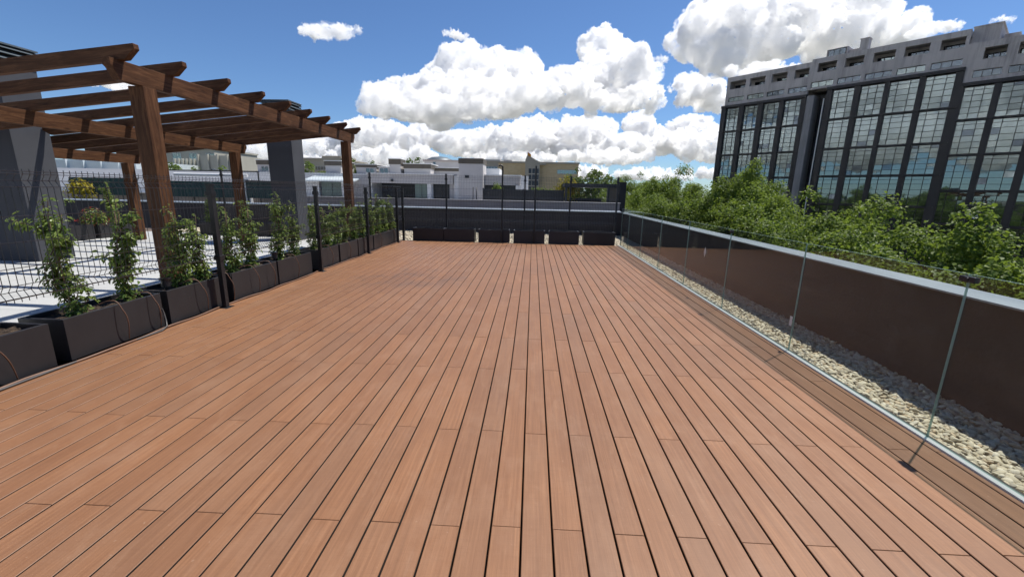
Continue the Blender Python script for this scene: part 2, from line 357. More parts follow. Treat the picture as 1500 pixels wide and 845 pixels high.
def cloud(label, blobs, Y, base=None, sub=12, vox=None, soft=1.0, seed=0, turn=0):
    """cumulus at distance Y: lobes (u, v, ru, rv) as slopes x/Y, z/Y seen from the terrace; each lobe sprouts smaller ones, then all are fused and given billows"""
    rs = np.random.default_rng(seed+5); sp = []
    zb = base if base is not None else min(v-rv*.6 for _,v,_,rv in blobs)
    for (u, v, ru, rv) in blobs:
        # the towers lean back from the base: a lobe higher up stands farther away
        D = Y*(1 + 2.5*max(0,v-zb)); dy = D + rs.normal(0,.2)*ru*D; ry = min(ru,rv*1.6)*.9
        for (du, ddy, dv, r1, r2, r3) in [(0,0,0,ru*.74,ry*.8,rv*.72)]: sp.append((u*D, dy, v*D, r1*D, r2*D, r3*D))
        for k in range(sub*2):
            d = rs.normal(size=3); d /= np.linalg.norm(d); d[2] = abs(d[2]) if rs.random() < .8 else d[2]; d[1] *= -1 if d[1] > 0 and rs.random() < .6 else 1
            r = min(ru,rv*1.3)*rs.uniform(.20,.52)
            c = np.array((u+d[0]*(ru-r*.55), 0, v+d[2]*(rv-r*.55)))*D; c[1] = dy + (d[1]*(ry-r*.5) + max(0,d[2])*rv*1.2)*D; r *= D; sp.append((*c, r, r, r))
            for q in range(7):
                e = rs.normal(size=3); e /= np.linalg.norm(e); e[2] = abs(e[2]); r2 = r*rs.uniform(.26,.52); sp.append((c[0]+e[0]*r*.85, c[1]+e[1]*r*.85, c[2]+e[2]*r*.85, r2, r2, r2))
    sp = np.array(sp); bv, bf = icos(2)
    V = (sp[:,None,:3] + bv[None]*sp[:,None,3:]); F = bf[None]+(np.arange(len(sp))*len(bv))[:,None,None]
    V = V.reshape(-1,3); zb *= Y
    V[:,2] = np.where(V[:,2] < zb, zb+(V[:,2]-zb)*.3, V[:,2])
    org = V.mean(0); o = link('cloud', mesh_np('cloud', V-org, F.reshape(-1,3)), M['cloud']); o.location = Matrix.Rotation(turn,3,'Z') @ Vector(org); o.rotation_euler = (0,0,turn)
    vx = vox or Y/640.
    r_ = o.modifiers.new('Remesh','REMESH'); r_.mode = 'VOXEL'; r_.voxel_size = vx; r_.use_smooth_shade = True
    s_ = o.modifiers.new('Smooth','SMOOTH'); s_.iterations = 2; s_.factor = .5
    for tx, size, st in ((TEX[0],22.,-10.),(TEX[1],22.,-7.0),(TEX[2],30.,8.0)):
        e_ = bpy.data.objects.get('x') ; d_ = o.modifiers.new('Displace','DISPLACE'); t2 = tx.copy(); t2.noise_scale = tx.noise_scale*size*vx/5.; 
        d_.texture = t2; d_.texture_coords = 'LOCAL'; d_.strength = st*vx/1.8*soft; d_.mid_level = .4
    return tag(o, label, 'cloud', 'white cumulus clouds')
AB = [(-0.274,0.189,0.095,0.051),(-0.343,0.203,0.034,0.025),(-0.197,0.232,0.061,0.058),(-0.144,0.244,0.078,0.062),(-0.061,0.25,0.062,0.046),(-0.129,0.188,0.174,0.053),(-0.221,0.168,0.141,0.04),(0.022,0.204,0.092,0.036),(0.154,0.287,0.052,0.068),(0.185,0.247,0.073,0.061),(0.122,0.227,0.082,0.046),(0.232,0.206,0.038,0.03),(0.066,0.214,0.089,0.034),(0.171,0.194,0.103,0.025)]
cloud('largest cumulus cloud with two towers above the white houses', [(u,v,ru*1.1,rv*1.12) for u,v,ru,rv in AB], 2600, .152, 12, seed=1)
cloud('big grey based cumulus above the dark office building', [(0.452,0.324,0.159,0.078),(0.558,0.35,0.17,0.068),(0.379,0.291,0.063,0.047),(0.346,0.33,0.049,0.045),(0.687,0.384,0.073,0.032),(0.639,0.318,0.143,0.043),(0.483,0.252,0.084,0.026),(0.706,0.325,0.081,0.028)], 2000, None, 12, seed=2)
cloud('medium cumulus just left of the top corner of the office building', [(0.346,0.21,0.066,0.035),(0.384,0.197,0.058,0.027),(0.335,0.237,0.036,0.02)], 3700, .185, 12, seed=3)
cloud('small lone cloud high above the pergola', [(-0.464,0.327,0.052,0.019),(-0.425,0.326,0.045,0.018),(-0.488,0.33,0.038,0.016)], 1900, .314, 9, seed=4)
cloud('tiny cloud above the largest cumulus', [(-0.181,0.326,0.026,0.010),(-0.165,0.322,0.018,0.008)], 1900, None, 6, seed=5)
cloud('tiny puff between the tall tower cloud and the grey based cloud', [(0.263,0.279,0.018,0.010)], 1900, None, 6, seed=6)
cloud('tiny ragged puff under the right end of the tower cloud', [(0.26,0.223,0.014,0.012)], 1900, None, 5, seed=7)
cloud('thin cloud above the roof box of the office building', [(0.835,0.35,0.045,0.014),(0.79,0.335,0.035,0.016)], 1900, None, 7, seed=8)
cloud('small cloud above the right end of the office building', [(0.945,0.36,0.026,0.009)], 1900, None, 6, seed=9)
cloud('low cumulus with a round head left of the office building', [(0.235,0.139,0.039,0.037),(0.268,0.108,0.089,0.034),(0.21,0.10,0.06,0.03)], 4200, .07, 12, seed=10)
cloud('low cumulus against the left edge of the office building', [(0.343,0.132,0.053,0.037),(0.358,0.105,0.089,0.034),(0.40,0.09,0.09,0.03)], 4200, .06, 12, seed=11)
cloud('low cumulus above the brick building', [(0.124,0.123,0.083,0.043),(0.118,0.094,0.12,0.028),(0.16,0.072,0.11,0.02)], 4300, .055, 12, seed=12)
cloud('low cumulus above the white stair tower', [(0.01,0.128,0.061,0.034),(-0.036,0.103,0.115,0.038),(-0.144,0.097,0.124,0.035),(-.03,.072,.13,.02)], 4600, .05, 12, seed=13)
cloud('low cumulus beside the far end of the pergola', [(-0.372,0.108,0.071,0.044),(-0.285,0.109,0.11,0.035),(-0.35,0.068,0.13,0.033)], 4600, .05, 12, seed=14)
cloud('long low bank of cloud along the horizon', [(-.42,.045,.10,.018),(-.25,.045,.08,.02),(-.08,.043,.11,.016),(.10,.045,.10,.02),(.26,.042,.12,.018),(.42,.044,.10,.018),(.55,.042,.08,.014)], 6500, .034, 10, seed=15)
cloud('low cumulus seen between the pergola posts', [(-0.493,0.087,0.088,0.033),(-0.608,0.074,0.081,0.027),(-.55,.06,.1,.02)], 4600, .05, 12, seed=16)
cloud('low cloud seen under the left beam of the pergola', [(-0.84,0.066,0.1,0.022),(-.76,.06,.07,.018)], 4600, None, 10, seed=17)
cloud('cloud seen between the rafters above the middle beam', [(-0.96,0.225,0.065,0.023),(-0.90,0.21,0.05,0.016)], 2200, None, 8, seed=18)
cloud('small thin cloud seen between the rafters of the pergola', [(-0.764,0.132,0.042,0.010)], 3000, None, 6, seed=19)

cloud('broad unseen cloud bank added in the west to pale the office window reflections', [(-.95,.16,.3,.10),(-.6,.25,.3,.12),(-.55,.12,.3,.07),(-.2,.33,.3,.13),(-.15,.16,.3,.09),(.15,.22,.28,.10),(.1,.42,.25,.09),(.45,.30,.3,.12),(.45,.13,.3,.08),(.8,.2,.3,.1),(-.4,.10,.35,.06),(0,.10,.35,.06),(.4,.09,.35,.05),(.8,.09,.35,.06),(-.8,.09,.35,.06),(-.4,.20,.3,.08),(.3,.2,.3,.09),(.75,.32,.3,.1)], 2600, .06, 8, vox=10, seed=20, turn=R(112))  # out-of-view cloud, added so the office panes mirror something pale

# ------------------------------------------------------------------ ground and our own building
def struct(name, mb, m, bevel=0): return tag(mb.build(name, m, None, bevel), kind='structure')
b = MB(); b.quad((-15000,-15000,-16),(15000,-15000,-16),(15000,15000,-16),(-15000,15000,-16)); struct('ground', b, M['ground'])
b = MB(); b.quad((7,-200,-15.99),(27,-200,-15.99),(27,220,-15.99),(7,220,-15.99)); struct('road', b, M['asphalt'])
b = MB(); b.box(-16,3.78,-14,17.35,-16,-.20); o = b.build('apartment_block', M['facade']); tag(o,'brown apartment block under the roof terrace and its wooden deck','building')
# deck
b = MB(); b.quad((-4.498,-3.5,-.045),(2.735,-3.5,-.045),(2.735,13.2,-.045),(-4.498,13.2,-.045)); struct('deck_base_gap_shade', b, M['substrate'])  # dark base runs on under the planters as painted shade between them
b = MB(); mod = .1465; gap = .0092; L = 1.85
k0 = int(math.floor((-4.03+.007)/mod)); k1 = int(math.ceil((2.70+.007)/mod))
for k in range(k0, k1):
    x0 = -.0072 + k*mod + gap/2; x1 = x0 + mod - gap
    x0 = max(x0,-4.06); x1 = min(x1,2.672)
    if x1-x0 < .03: continue
    y = (1.71 if k % 2 == 1 else 2.54) - 3*L + random.uniform(-.012,.012)
    while y < 13.13:
        y0, y1 = max(y,-3.4), min(y+L, 13.13)
        if y1-y0 > .05:
            zt = random.uniform(-.0007,.0007); e = .0028; g2 = .0012
            a0,a1,b0,b1 = x0,x1,y0+g2,y1-g2
            vs = [(a0,b0,-.022),(a1,b0,-.022),(a1,b1,-.022),(a0,b1,-.022),(a0,b0,zt-e),(a1,b0,zt-e),(a1,b1,zt-e),(a0,b1,zt-e),
                  (a0+e,b0+e*.6,zt),(a1-e,b0+e*.6,zt),(a1-e,b1-e*.6,zt),(a0+e,b1-e*.6,zt)]
            b.add(vs, [(0,1,5,4),(1,2,6,5),(2,3,7,6),(3,0,4,7),(4,5,9,8),(5,6,10,9),(6,7,11,10),(7,4,8,11),(8,9,10,11)])
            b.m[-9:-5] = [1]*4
        y += L
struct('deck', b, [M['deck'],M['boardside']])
# paving of the terrace on the left
b = MB(); b.box(-13.3,-4.50,-10,13.75,-.15,-.004); struct('paving', b, M['paving'])
# gravel
b = MB(); b.quad((2.72,-3.5,-.095),(3.75,-3.5,-.095),(3.75,17.2,-.095),(2.72,17.2,-.095)); b.quad((-13.3,13.2,-.099),(2.715,13.2,-.099),(2.715,17.2,-.099),(-13.3,17.2,-.099)); struct('gravel_bed', b, M['gravelbed'])

def pebbles(P, S_, sub):
    bv, bf = icos(sub); n = len(P)
    ang = rng.uniform(0, 2*np.pi, n); sc = np.stack([S_*rng.uniform(.9,1.35,n), S_*rng.uniform(.6,.95,n), S_*rng.uniform(.38,.62,n)],1)
    tilt = rng.normal(0,.28,(n,2))
    lump = 1 + .12*np.sin(bv[None]*rng.uniform(1.5,3,(n,1,3)) + rng.uniform(0,6,(n,1,3))).sum(2,keepdims=True)
    v = bv[None]*lump*sc[:,None,:]
    z = v[...,2] + v[...,0]*tilt[:,:1] + v[...,1]*tilt[:,1:]
    x = v[...,0]*np.cos(ang)[:,None] - v[...,1]*np.sin(ang)[:,None]; y = v[...,0]*np.sin(ang)[:,None] + v[...,1]*np.cos(ang)[:,None]
    V = np.stack([x,y,z],2) + P[:,None,:]
    F = bf[None] + (np.arange(n)*len(bv))[:,None,None]
    return V.reshape(-1,3), F.reshape(-1,3)
def scatter(x0,x1,y0,y1,dens,size,z):
    n = int((x1-x0)*(y1-y0)*dens)
    P = np.stack([rng.uniform(x0,x1,n), rng.uniform(y0,y1,n), z+rng.uniform(-.012,.014,n)],1)
    return P, rng.uniform(size*.7,size*1.35,n)
parts = []
for (x0,x1,y0,y1,d,s,sub) in ((2.775,3.6,-1,4.4,1900,.0215,2),(2.775,3.6,4.4,8,1700,.0225,1),(2.775,3.6,8,17,1100,.027,1),(-13,2.72,13.62,17.0,320,.04,1),(-4,2.72,13.2,13.62,900,.03,1)):
    P, s_ = scatter(x0,x1,y0,y1,d,s,-.078); parts.append(pebbles(P,s_,sub))
off = 0; VV = []; FF = []
for v, f in parts: VV.append(v); FF.append(f+off); off += len(v)
def mat_pebble():
    m, nt, b, out = new_mat('pebble')
    isl = N(nt,'NewGeometry').outputs['Random Per Island']
    c = ramp(nt, isl, [(0,(.22,.195,.155)),(.2,(.46,.40,.28)),(.5,(.58,.515,.375)),(.8,(.66,.61,.49)),(.93,(.48,.34,.19)),(1,(.26,.25,.225))])
    c = mixc(nt, mth(nt,'MULTIPLY',noise(nt,pos(nt),90,4),.5), c, (.42,.36,.27))
    nt.links.new(c, b.inputs['Base Color']); b.inputs['Roughness'].default_value = .75; return m
tag(link('gravel', mesh_np('gravel', np.concatenate(VV), np.concatenate(FF)), mat_pebble()), 'rounded beige pebbles in the strip between glass and parapet and behind the far planters','gravel',kind='stuff')

# ------------------------------------------------------------------ parapets
def parapet(name, label, w, cap, wm):
    t = thing(name, label, 'wall')
    m1 = MB(); m1.box(*w); m1.build('wall_body', wm, t)
    m2 = MB(); prof, ax, a, c = cap
    while a < c - .05:
        m2.prism(prof, ax, a, min(a+2.0,c)-.005); a += 2.0
    m2.build('coping', M['coping'], t, .004); return t
parapet('parapet_wall','long brown parapet wall with pale metal coping beyond the glass balustrade',
        (3.56,3.76,-9,17.3,-.9,.805), ([(3.50,.810),(3.50,.826),(3.80,.834),(3.80,.79),(3.762,.79),(3.762,.8065),(3.558,.8065),(3.558,.810)],'y',-9.0,17.46), M['brown_wall'])
parapet('parapet_wall','dark parapet wall with thin pale coping behind the far planters and mesh fence',
        (-34,3.555,17.0,17.3,-.9,.84), ([(16.94,.83),(16.94,.868),(17.36,.89),(17.36,.83),(17.302,.83),(17.302,.841),(16.998,.841),(16.998,.83)],'x',-34.0,3.485), M['dark_wall'])

# ------------------------------------------------------------------ glass balustrade
bal = thing('glass_balustrade','frameless glass balustrade along the right edge of the deck','balustrade',(2.74,0,0))
m = MB(); m.box(-.062,-.026,-3.4,13.2,-.04,.010); m.build('base_channel', M['alu'], bal, .002)
m = MB(); m.box(-.0255,.028,-3.4,13.2,-.085,-.004); m.build('seal', M['black'], bal)
joints = [-2.10,-.48,1.12,2.72,4.33,5.96,7.55,9.15,10.75,12.2,13.2]
for i in range(len(joints)-1):
    y0, y1 = joints[i]+.003, joints[i+1]-.003
    m = MB(); x0, x1, z0, z1 = -.0065,.0065,-.003,1.125
    m.add([(x0,y0,z0),(x1,y0,z0),(x1,y1,z0),(x0,y1,z0),(x0,y0,z1),(x1,y0,z1),(x1,y1,z1),(x0,y1,z1)], [(1,2,6,5),(3,0,4,7)], 0)
    m.add([(x0,y0,z0),(x1,y0,z0),(x1,y1,z0),(x0,y1,z0),(x0,y0,z1),(x1,y0,z1),(x1,y1,z1),(x0,y1,z1)], [(0,3,2,1),(4,5,6,7),(0,1,5,4),(2,3,7,6)], 1)
    pn = m.build('glass_panel', [M['glass'],M['glassedge']], bal, fix=False)
    if abs(joints[i+1]-5.96) < .01:
        q = MB(); q.box(-.0085,-.0068,y0+.01,y0+.05,.26,.36); q.build('sticker', M['paper'], pn)
    if abs(joints[i]-5.96) < .01:
        q = MB(); q.prism([(6.75,.62),(6.79,.70),(6.75,.78),(6.71,.70)],'x',-.0085,-.0068); q.build('sticker', M['paper'], pn)
for y, w_ in ((1.12,.05),(2.72,.05),(5.96,.028)):
    q = MB(); q.box(-.018,.018,y-w_,y+w_,1.074,1.112); q.box(-.024,.024,y-.012,y+.012,1.08,1.106)
    q.build('clamp', M['black'], bal, .004)

# ------------------------------------------------------------------ planters
def make_planter(name, lx, ly, h, soil=None):
    t = thing(name, None, 'planter'); w = .028
    m = MB(); z = h
    m.add([(0,0,.004),(lx,0,.004),(lx,ly,.004),(0,ly,.004),(0,0,z),(lx,0,z),(lx,ly,z),(0,ly,z),
           (w,w,z),(lx-w,w,z),(lx-w,ly-w,z),(w,ly-w,z),(w,w,z-.09),(lx-w,w,z-.09),(lx-w,ly-w,z-.09),(w,ly-w,z-.09)],
          [(0,3,2,1),(0,1,5,4),(1,2,6,5),(2,3,7,6),(3,0,4,7),(4,5,9,8),(5,6,10,9),(6,7,11,10),(7,4,8,11),(8,9,13,12),(9,10,14,13),(10,11,15,14),(11,8,12,15)])
    m.build('box', M['planter'], t, .003, fix=False)
    nx, ny = 14, 14; s = MB()
    vs = [(w+.001+(lx-2*w-.002)*i/nx, w+.001+(ly-2*w-.002)*j/ny, h-.045+random.uniform(-.012,.016)+.012*math.sin(i*.9)*math.cos(j*.7)) for j in range(ny+1) for i in range(nx+1)]
    s.add(vs, [(j*(nx+1)+i,j*(nx+1)+i+1,(j+1)*(nx+1)+i+1,(j+1)*(nx+1)+i) for j in range(ny) for i in range(nx)], 0, True)
    s.build('soil', soil or M['soil'], t, fix=False); return t
PL = [(2.25,1.0,'nearest the camera, cut off by the left edge'),(3.355,1.0,'second from the camera in the row along the deck'),
      (4.45,.93,'holding the round spotlight just before the nearest fence post'),(5.50,1.05,'just past the nearest fence post'),
      (6.585,1.04,'just before the second fence post from the camera'),(7.92,.85,'just past the second fence post from the camera'),
      (8.80,.94,'midway between the second and third fence posts'),(9.78,.96,'beside the third fence post from the camera'),
      (10.77,1.02,'just past the third fence post from the camera'),(11.83,1.0,'at the far end of the deck-edge row')]
pl0 = make_planter('planter', .42, 1.0, .39)
for i, (y, l, d) in enumerate(PL):
    o = pl0 if i == 0 else copy_tree(pl0)
    o.location = (-4.52+random.uniform(-.012,.012), y, 0); o.scale = (1, l, 1)
    o.rotation_euler = (0,0,R(random.uniform(-.5,.5)))
    tag(o, 'black rectangular planter '+d, 'planter', 'black planters in a row along the left edge of the deck')
fp = [(-3.74,.97,'at the left corner of the far row'),(-2.755,.96,'second from the left in the far row'),(-1.67,.97,'behind the tall pole with a bent top'),
      (-.57,.97,'behind the straight tall black pole'),(.53,.93,'second from the right in the far row'),(1.60,.97,'at the right corner, beside the glass balustrade')]
pf0 = make_planter('planter', .97, .40, .40)
for i, (x, l, d) in enumerate(fp):
    o = pf0 if i == 0 else copy_tree(pf0); o.location = (x, 13.17+random.uniform(-.02,.02), -.01); o.rotation_euler = (0,0,R(random.uniform(-.8,.8)))
    o.scale = (l/.97,1,1)
    tag(o, 'empty black planter '+d, 'planter', 'black planters across the far end of the deck')
tp = [(-5.9,'nearest the deck'),(-7.1,'in front of the far grey chimney'),(-8.3,'just left of the far grey chimney'),(-9.5,'behind the middle pergola post'),(-10.7,'farthest from the deck')]
for x, d in tp:
    o = copy_tree(pf0); o.location = (x, 13.2, 0); o.scale = (1.1,1,1.03)
    tag(o, 'black planter against the back of the paved terrace, '+d, 'planter', 'black planters along the back of the paved terrace')
pg0 = make_planter('planter', .45, 1.3, .42, M['drysoil'])
for i, (y, d) in enumerate([(8.75,'behind the near grey chimney'),(10.2,'with red flowers, right of the near grey chimney'),(11.65,'with red flowers, near the left pergola post')]):
    o = pg0 if i == 0 else copy_tree(pg0); o.location = (-12.9, y, 0)
    tag(o, 'grey planter on the paving edge '+d, 'planter', 'planters along the far left edge of the paving')

# spotlights in two planters
def spot(label, x, y, z):
    t = thing('garden_spotlight', label, 'spotlight', (x,y,z), 'black garden spotlights in the planters')
    m = MB(); m.cyl((0,0),.045,.045,.05,.13,20); m.cyl((0,0),.058,.062,.13,.15,20); m.build('lamp_head', M['black'], t, .002)
    m = MB(); m.cyl((0,0),.052,.052,.1502,.153,20); m.build('lens', M['darkwin'], t)
    m = MB(); m.cyl((0,0),.008,.012,-.06,.052,8); m.build('spike', M['black'], t)
spot('round black spotlight in the planter before the nearest fence post', -4.24, 4.60, .36)
spot('round black spotlight in the planter before the second fence post', -4.24, 6.72, .36)

# ------------------------------------------------------------------ drip hoses
m = MB(); pts = [(-4.035+.018*math.sin(y*2.1)+.012*math.sin(y*5.3+1), y, .014+.004*math.sin(y*9)) for y in np.arange(-1,12.9,.11)]
m.tube(pts, .0105, 8); tag(m.build('supply_hose', M['hose']), 'brown irrigation hose lying along the foot of the deck-edge planters','hose')
m = MB(); pts = [(-3.995+.03*math.sin(y*1.3+.6), y, .012) for y in np.arange(-1,4.25,.1)] + [(-4.03,4.3,.03),(-4.06,4.33,.09),(-4.08,4.34,.16),(-4.085,4.33,.22)]
m.tube(pts, .0085, 8); tag(m.build('supply_hose', M['hosegrey']), 'grey hose rising beside the second planter from the camera','hose')
def drip(y, span, d):
    m = MB(); a = []
    for t in np.linspace(0,1,16):
        x = -4.26 + .16*min(1,t*3) + .05*math.sin(t*math.pi)
        z = .385 + .055*math.sin(min(1,t*2.2)*math.pi)*(1 if t < .45 else .0) - .36*max(0,(t-.3)/.7)**1.5
        if t > .3: x = -4.082 + .05*math.sin(math.pi*(t-.3)/.7)
        a.append((x, y + span*t**.8, max(z,.016)))
    m.tube(a, .0052, 6)
    tag(m.build('drip_hose', M['hose']), 'brown drip hose over the planter '+d, 'hose', 'drip hoses looping over the planter fronts')
for (y, s, d) in ((2.66,.28,PL[0][2]),(3.80,.10,'second from the camera, near its middle'),(4.16,.12,'second from the camera, near its far end'),(4.80,.18,PL[2][2]),
                  (5.30,.16,'at the nearest fence post'),(5.82,.2,'past the nearest fence post, near its front end'),(6.25,.15,'past the nearest fence post, near its far end'),
                  (6.95,.15,PL[4][2]),(8.2,.2,PL[5][2]),(9.1,.15,PL[6][2]),(10.1,.15,PL[7][2]),(11.1,.15,PL[8][2]),(12.2,.15,PL[9][2])):
    drip(y, s, d)

# ------------------------------------------------------------------ mesh fences
def wire_profile(z0, z1, folds):
    p = [(0,z0)]
    for f in folds: p += [(0,f-.05),(.032,f),(0,f+.05)]
    return p + [(0,z1)]
def mesh_panel(a, b, z0, z1, folds, horiz, out, pitch=.05, r=.0029, rh=.003):
    """welded wire panel from a to b (xy), folded towards `out`"""
    m = MB(); a = Vector((*a,0)); b = Vector((*b,0)); d = (b-a); ln = d.length; d.normalize(); out = Vector(out)
    n = int(ln/pitch); prof = wire_profile(z0, z1, folds)
    for i in range(n+1):
        p = a + d*(i*ln/n)
        m.tube([p + out*u + Vector((0,0,z)) for u, z in prof], r, 4, caps=False, sm=False)
    hs = [(0,z) for z in horiz]
    for f in folds: hs += [(0,f-.05),(.032,f),(0,f+.05)]
    for u, z in hs: m.tube([a+out*(u-.004)+Vector((0,0,z)), b+out*(u-.004)+Vector((0,0,z))], rh, 4, caps=False, sm=False)
    return m
def fence_post(x, y, h, s=.06):
    m = MB(); m.box(-s/2,s/2,-s/2,s/2,.006,h); m.box(-s/2-.004,s/2+.004,-s/2-.004,s/2+.004,h,h+.012)
    m.box(-.07,.07,-.07,.07,0,.006)
    for z in (h*.42,h*.93): m.box(-s/2-.012,s/2+.012,-s/2-.012,s/2+.012,z-.03,z+.03)
    return m
f1 = thing('mesh_fence','anthracite wire mesh fence with square posts along the left edge of the deck','fence',(-4.045,0,0))
ys = [-2.6,0,2.6,5.2,7.8,10.2,12.52,13.10]
for y in ys:
    o = fence_post(0,0,1.575).build('fence_post', M['black'], f1, .003); o.location = (.03,y,0)
for y0, y1 in zip(ys[:-1], ys[1:]):
    mesh_panel((0,y0+.01),(0,y1-.01),.63,1.665,[.715,1.575],[.66,.90,1.10,1.30,1.645],(-1,0,0)).build('mesh_panel', M['wire'], f1, fix=False)
f2 = thing('mesh_fence','tall anthracite wire mesh fence standing behind the far row of planters','fence',(0,13.62,-.09))
xs = [-10.1,-7.62,-5.22,-2.76,-.26,1.17,2.63]
for x in xs:
    o = fence_post(0,0,2.14,.05).build('fence_post', M['black'], f2, .003); o.location = (x,.03,0)
for x0, x1 in zip(xs[:-1], xs[1:]):
    mesh_panel((x0,0),(x1,0),.12,2.14,[.71,1.44,2.04],[.2,.45,.95,1.2,1.7,1.9],(0,-1,0),r=.0031,rh=.0034).build('mesh_panel', M['wire'], f2, fix=False)
for x, y, hook, lab in ((-.93,13.08,True,'tall black steel pole with a bent top at the far end of the deck'),(.07,13.08,False,'straight tall black steel pole at the far end of the deck')):
    m = MB(); pts = [(0,0,.01),(0,0,1.2),(0,0,2.22)] + ([(0,-.01,2.28),(-.05,-.02,2.32),(-.12,-.02,2.30)] if hook else [(0,0,2.32)])
    m.tube(pts, .026, 10); m.box(-.08,.08,-.08,.08,0,.01); o = m.build('steel_pole', M['black']); o.location = (x,y,0); tag(o, lab, 'pole', 'tall black poles at the end of the deck')

# ------------------------------------------------------------------ pergola (timbers are modelled along their own local x)
pg = thing('pergola','dark brown timber pergola with notched rafters over the paved terrace','pergola',(-5,5.2,0))
def timber(name, p, q, w, h, chamfer=0, roll=None):
    """bar from p to q; w across, h high; ends cut back below by chamfer"""
    p = Vector(p); q = Vector(q); d = q-p; L_ = d.length
    m = MB(); c = chamfer; t = h*.55
    if c: prof = [(0,h/2),(L_,h/2),(L_,h/2-h*.38),(L_-.03,h/2-h*.38-.02),(L_-c,-h/2),(c,-h/2),(.03,h/2-h*.38-.02),(0,h/2-h*.38)]
    else: prof = [(0,h/2),(L_,h/2),(L_,-h/2),(0,-h/2)]
    m.prism(prof, 'y', -w/2, w/2)
    o = m.build(name, M['timber'], pg, .006)
    x = d.normalized(); upv = Vector((0,0,1)) if abs(x.z) < .9 else Vector((0,1,0))
    y = upv.cross(x).normalized(); z = x.cross(y)
    mt = Matrix((x,y,z)).transposed().to_4x4(); mt.translation = p - Vector(pg.location)
    o.matrix_local = mt; return o
slope = .106
def ztop(X): return 2.995 + slope*(X+5)
BX = (-5.0,-8.1,-11.2)
for X in BX:
    zt = ztop(X)
    timber('beam', (X,5.12,zt-.115), (X,12.02,zt-.115), .10, .23, .10)
    for Y in (5.60,11.62):
        timber('post', (X-.04,Y,0), (X-.04,Y,zt-.231), .20, .20)
RY = [5.27,5.98,6.84,7.70,8.52,9.31,10.14,11.05,11.90]
for Y in RY:
    xe = -4.73
    xl = -9.86 if 7.9 < Y < 8.68 else -11.75
    zc = lambda X: ztop(X)+.068
    timber('rafter', (xl,Y,zc(xl)), (xe,Y,zc(xe)), .078, .16, .14)

# ------------------------------------------------------------------ chimneys with louvred tops
def chimney(label, x0, x1, y0, y1, h, hl):
    t = thing('ventilation_chimney', label, 'chimney', ((x0+x1)/2,(y0+y1)/2,0)); w, d = (x1-x0)/2, (y1-y0)/2
    m = MB(); m.box(-w,w,-d,d,0,h); m.build('shaft', M['grey_render'], t, .008)
    m = MB()
    for sx in (-1,1):
        for sy in (-1,1): m.box(sx*w-(.0 if sx<0 else .05), sx*w+(.05 if sx<0 else 0), sy*d-(0 if sy<0 else .05), sy*d+(.05 if sy<0 else 0), h, h+hl)
    n = max(3,int(hl/.085))
    for i in range(n):
        z = h + .03 + i*hl/n; e = .05
        for (ax, bx, ay, by) in ((-w-e,w+e,-d-e,-d+.02),(-w-e,w+e,d-.02,d+e)): m.add([(ax,ay if ay<0 else by,z),(bx,ay if ay<0 else by,z),(bx,by if ay<0 else ay,z+.05),(ax,by if ay<0 else ay,z+.05),(ax,ay if ay<0 else by,z+.012),(bx,ay if ay<0 else by,z+.012),(bx,by if ay<0 else ay,z+.062),(ax,by if ay<0 else ay,z+.062)],[(0,1,2,3),(4,5,6,7),(0,1,5,4),(2,3,7,6),(1,2,6,5),(0,3,7,4)])
        for s_ in (-1,1):
            o_, i_ = s_*(w+e), s_*(w-.02)
            m.add([(o_,-d-e,z),(o_,d+e,z),(i_,d+e,z+.05),(i_,-d-e,z+.05),(o_,-d-e,z+.012),(o_,d+e,z+.012),(i_,d+e,z+.062),(i_,-d-e,z+.062)],[(0,1,2,3),(4,5,6,7),(0,1,5,4),(2,3,7,6),(1,2,6,5),(0,3,7,4)])
    m.box(-w-.05,w+.05,-d-.05,d+.05,h+hl,h+hl+.03)
    m.build('louvre_hood', M['louver'], t)
    m = MB(); m.box(-w+.06,w-.06,-d+.06,d-.06,h-.02,h+hl-.01); m.build('duct', M['void'], t)
chimney('wide dark grey rendered chimney with louvred top at the left edge of the photo', -12.15,-9.88,7.93,8.62,3.74,.28)
chimney('narrower dark grey chimney with louvred top behind the far end of the pergola', -7.74,-7.0,12.46,13.06,3.58,.34)

# ------------------------------------------------------------------ leaves
def leaf_mesh(name, P, Nrm, size, aspect=.48, fold=.25, droop=.25, mi=None):
    """n leaves (two folded quads each) at P, facing Nrm"""
    n = len(P); Nn = Nrm/np.linalg.norm(Nrm,axis=1,keepdims=True)
    r = rng.normal(size=(n,3)); r[:,2] -= droop; A = r - (r*Nn).sum(1,keepdims=True)*Nn; A /= np.linalg.norm(A,axis=1,keepdims=True)
    B = np.cross(Nn,A); s = size[:,None]
    mid0 = P; tip = P + A*s - Nn*s*.12; w = s*aspect
    l1 = P + A*s*.30 + B*w*.5 + Nn*s*fold*aspect; l2 = P + A*s*.70 + B*w*.42 + Nn*s*fold*aspect*.7
    r1 = P + A*s*.30 - B*w*.5 + Nn*s*fold*aspect; r2 = P + A*s*.70 - B*w*.42 + Nn*s*fold*aspect*.7
    V = np.stack([mid0,l1,l2,tip,r2,r1],1).reshape(-1,3)
    o = (np.arange(n)*6)[:,None]
    F = np.concatenate([o+np.array([[0,3,2,1]]), o+np.array([[0,5,4,3]])],1).reshape(-1,4)
    return mesh_np(name, V, F, False, None if mi is None else np.repeat(mi,2))

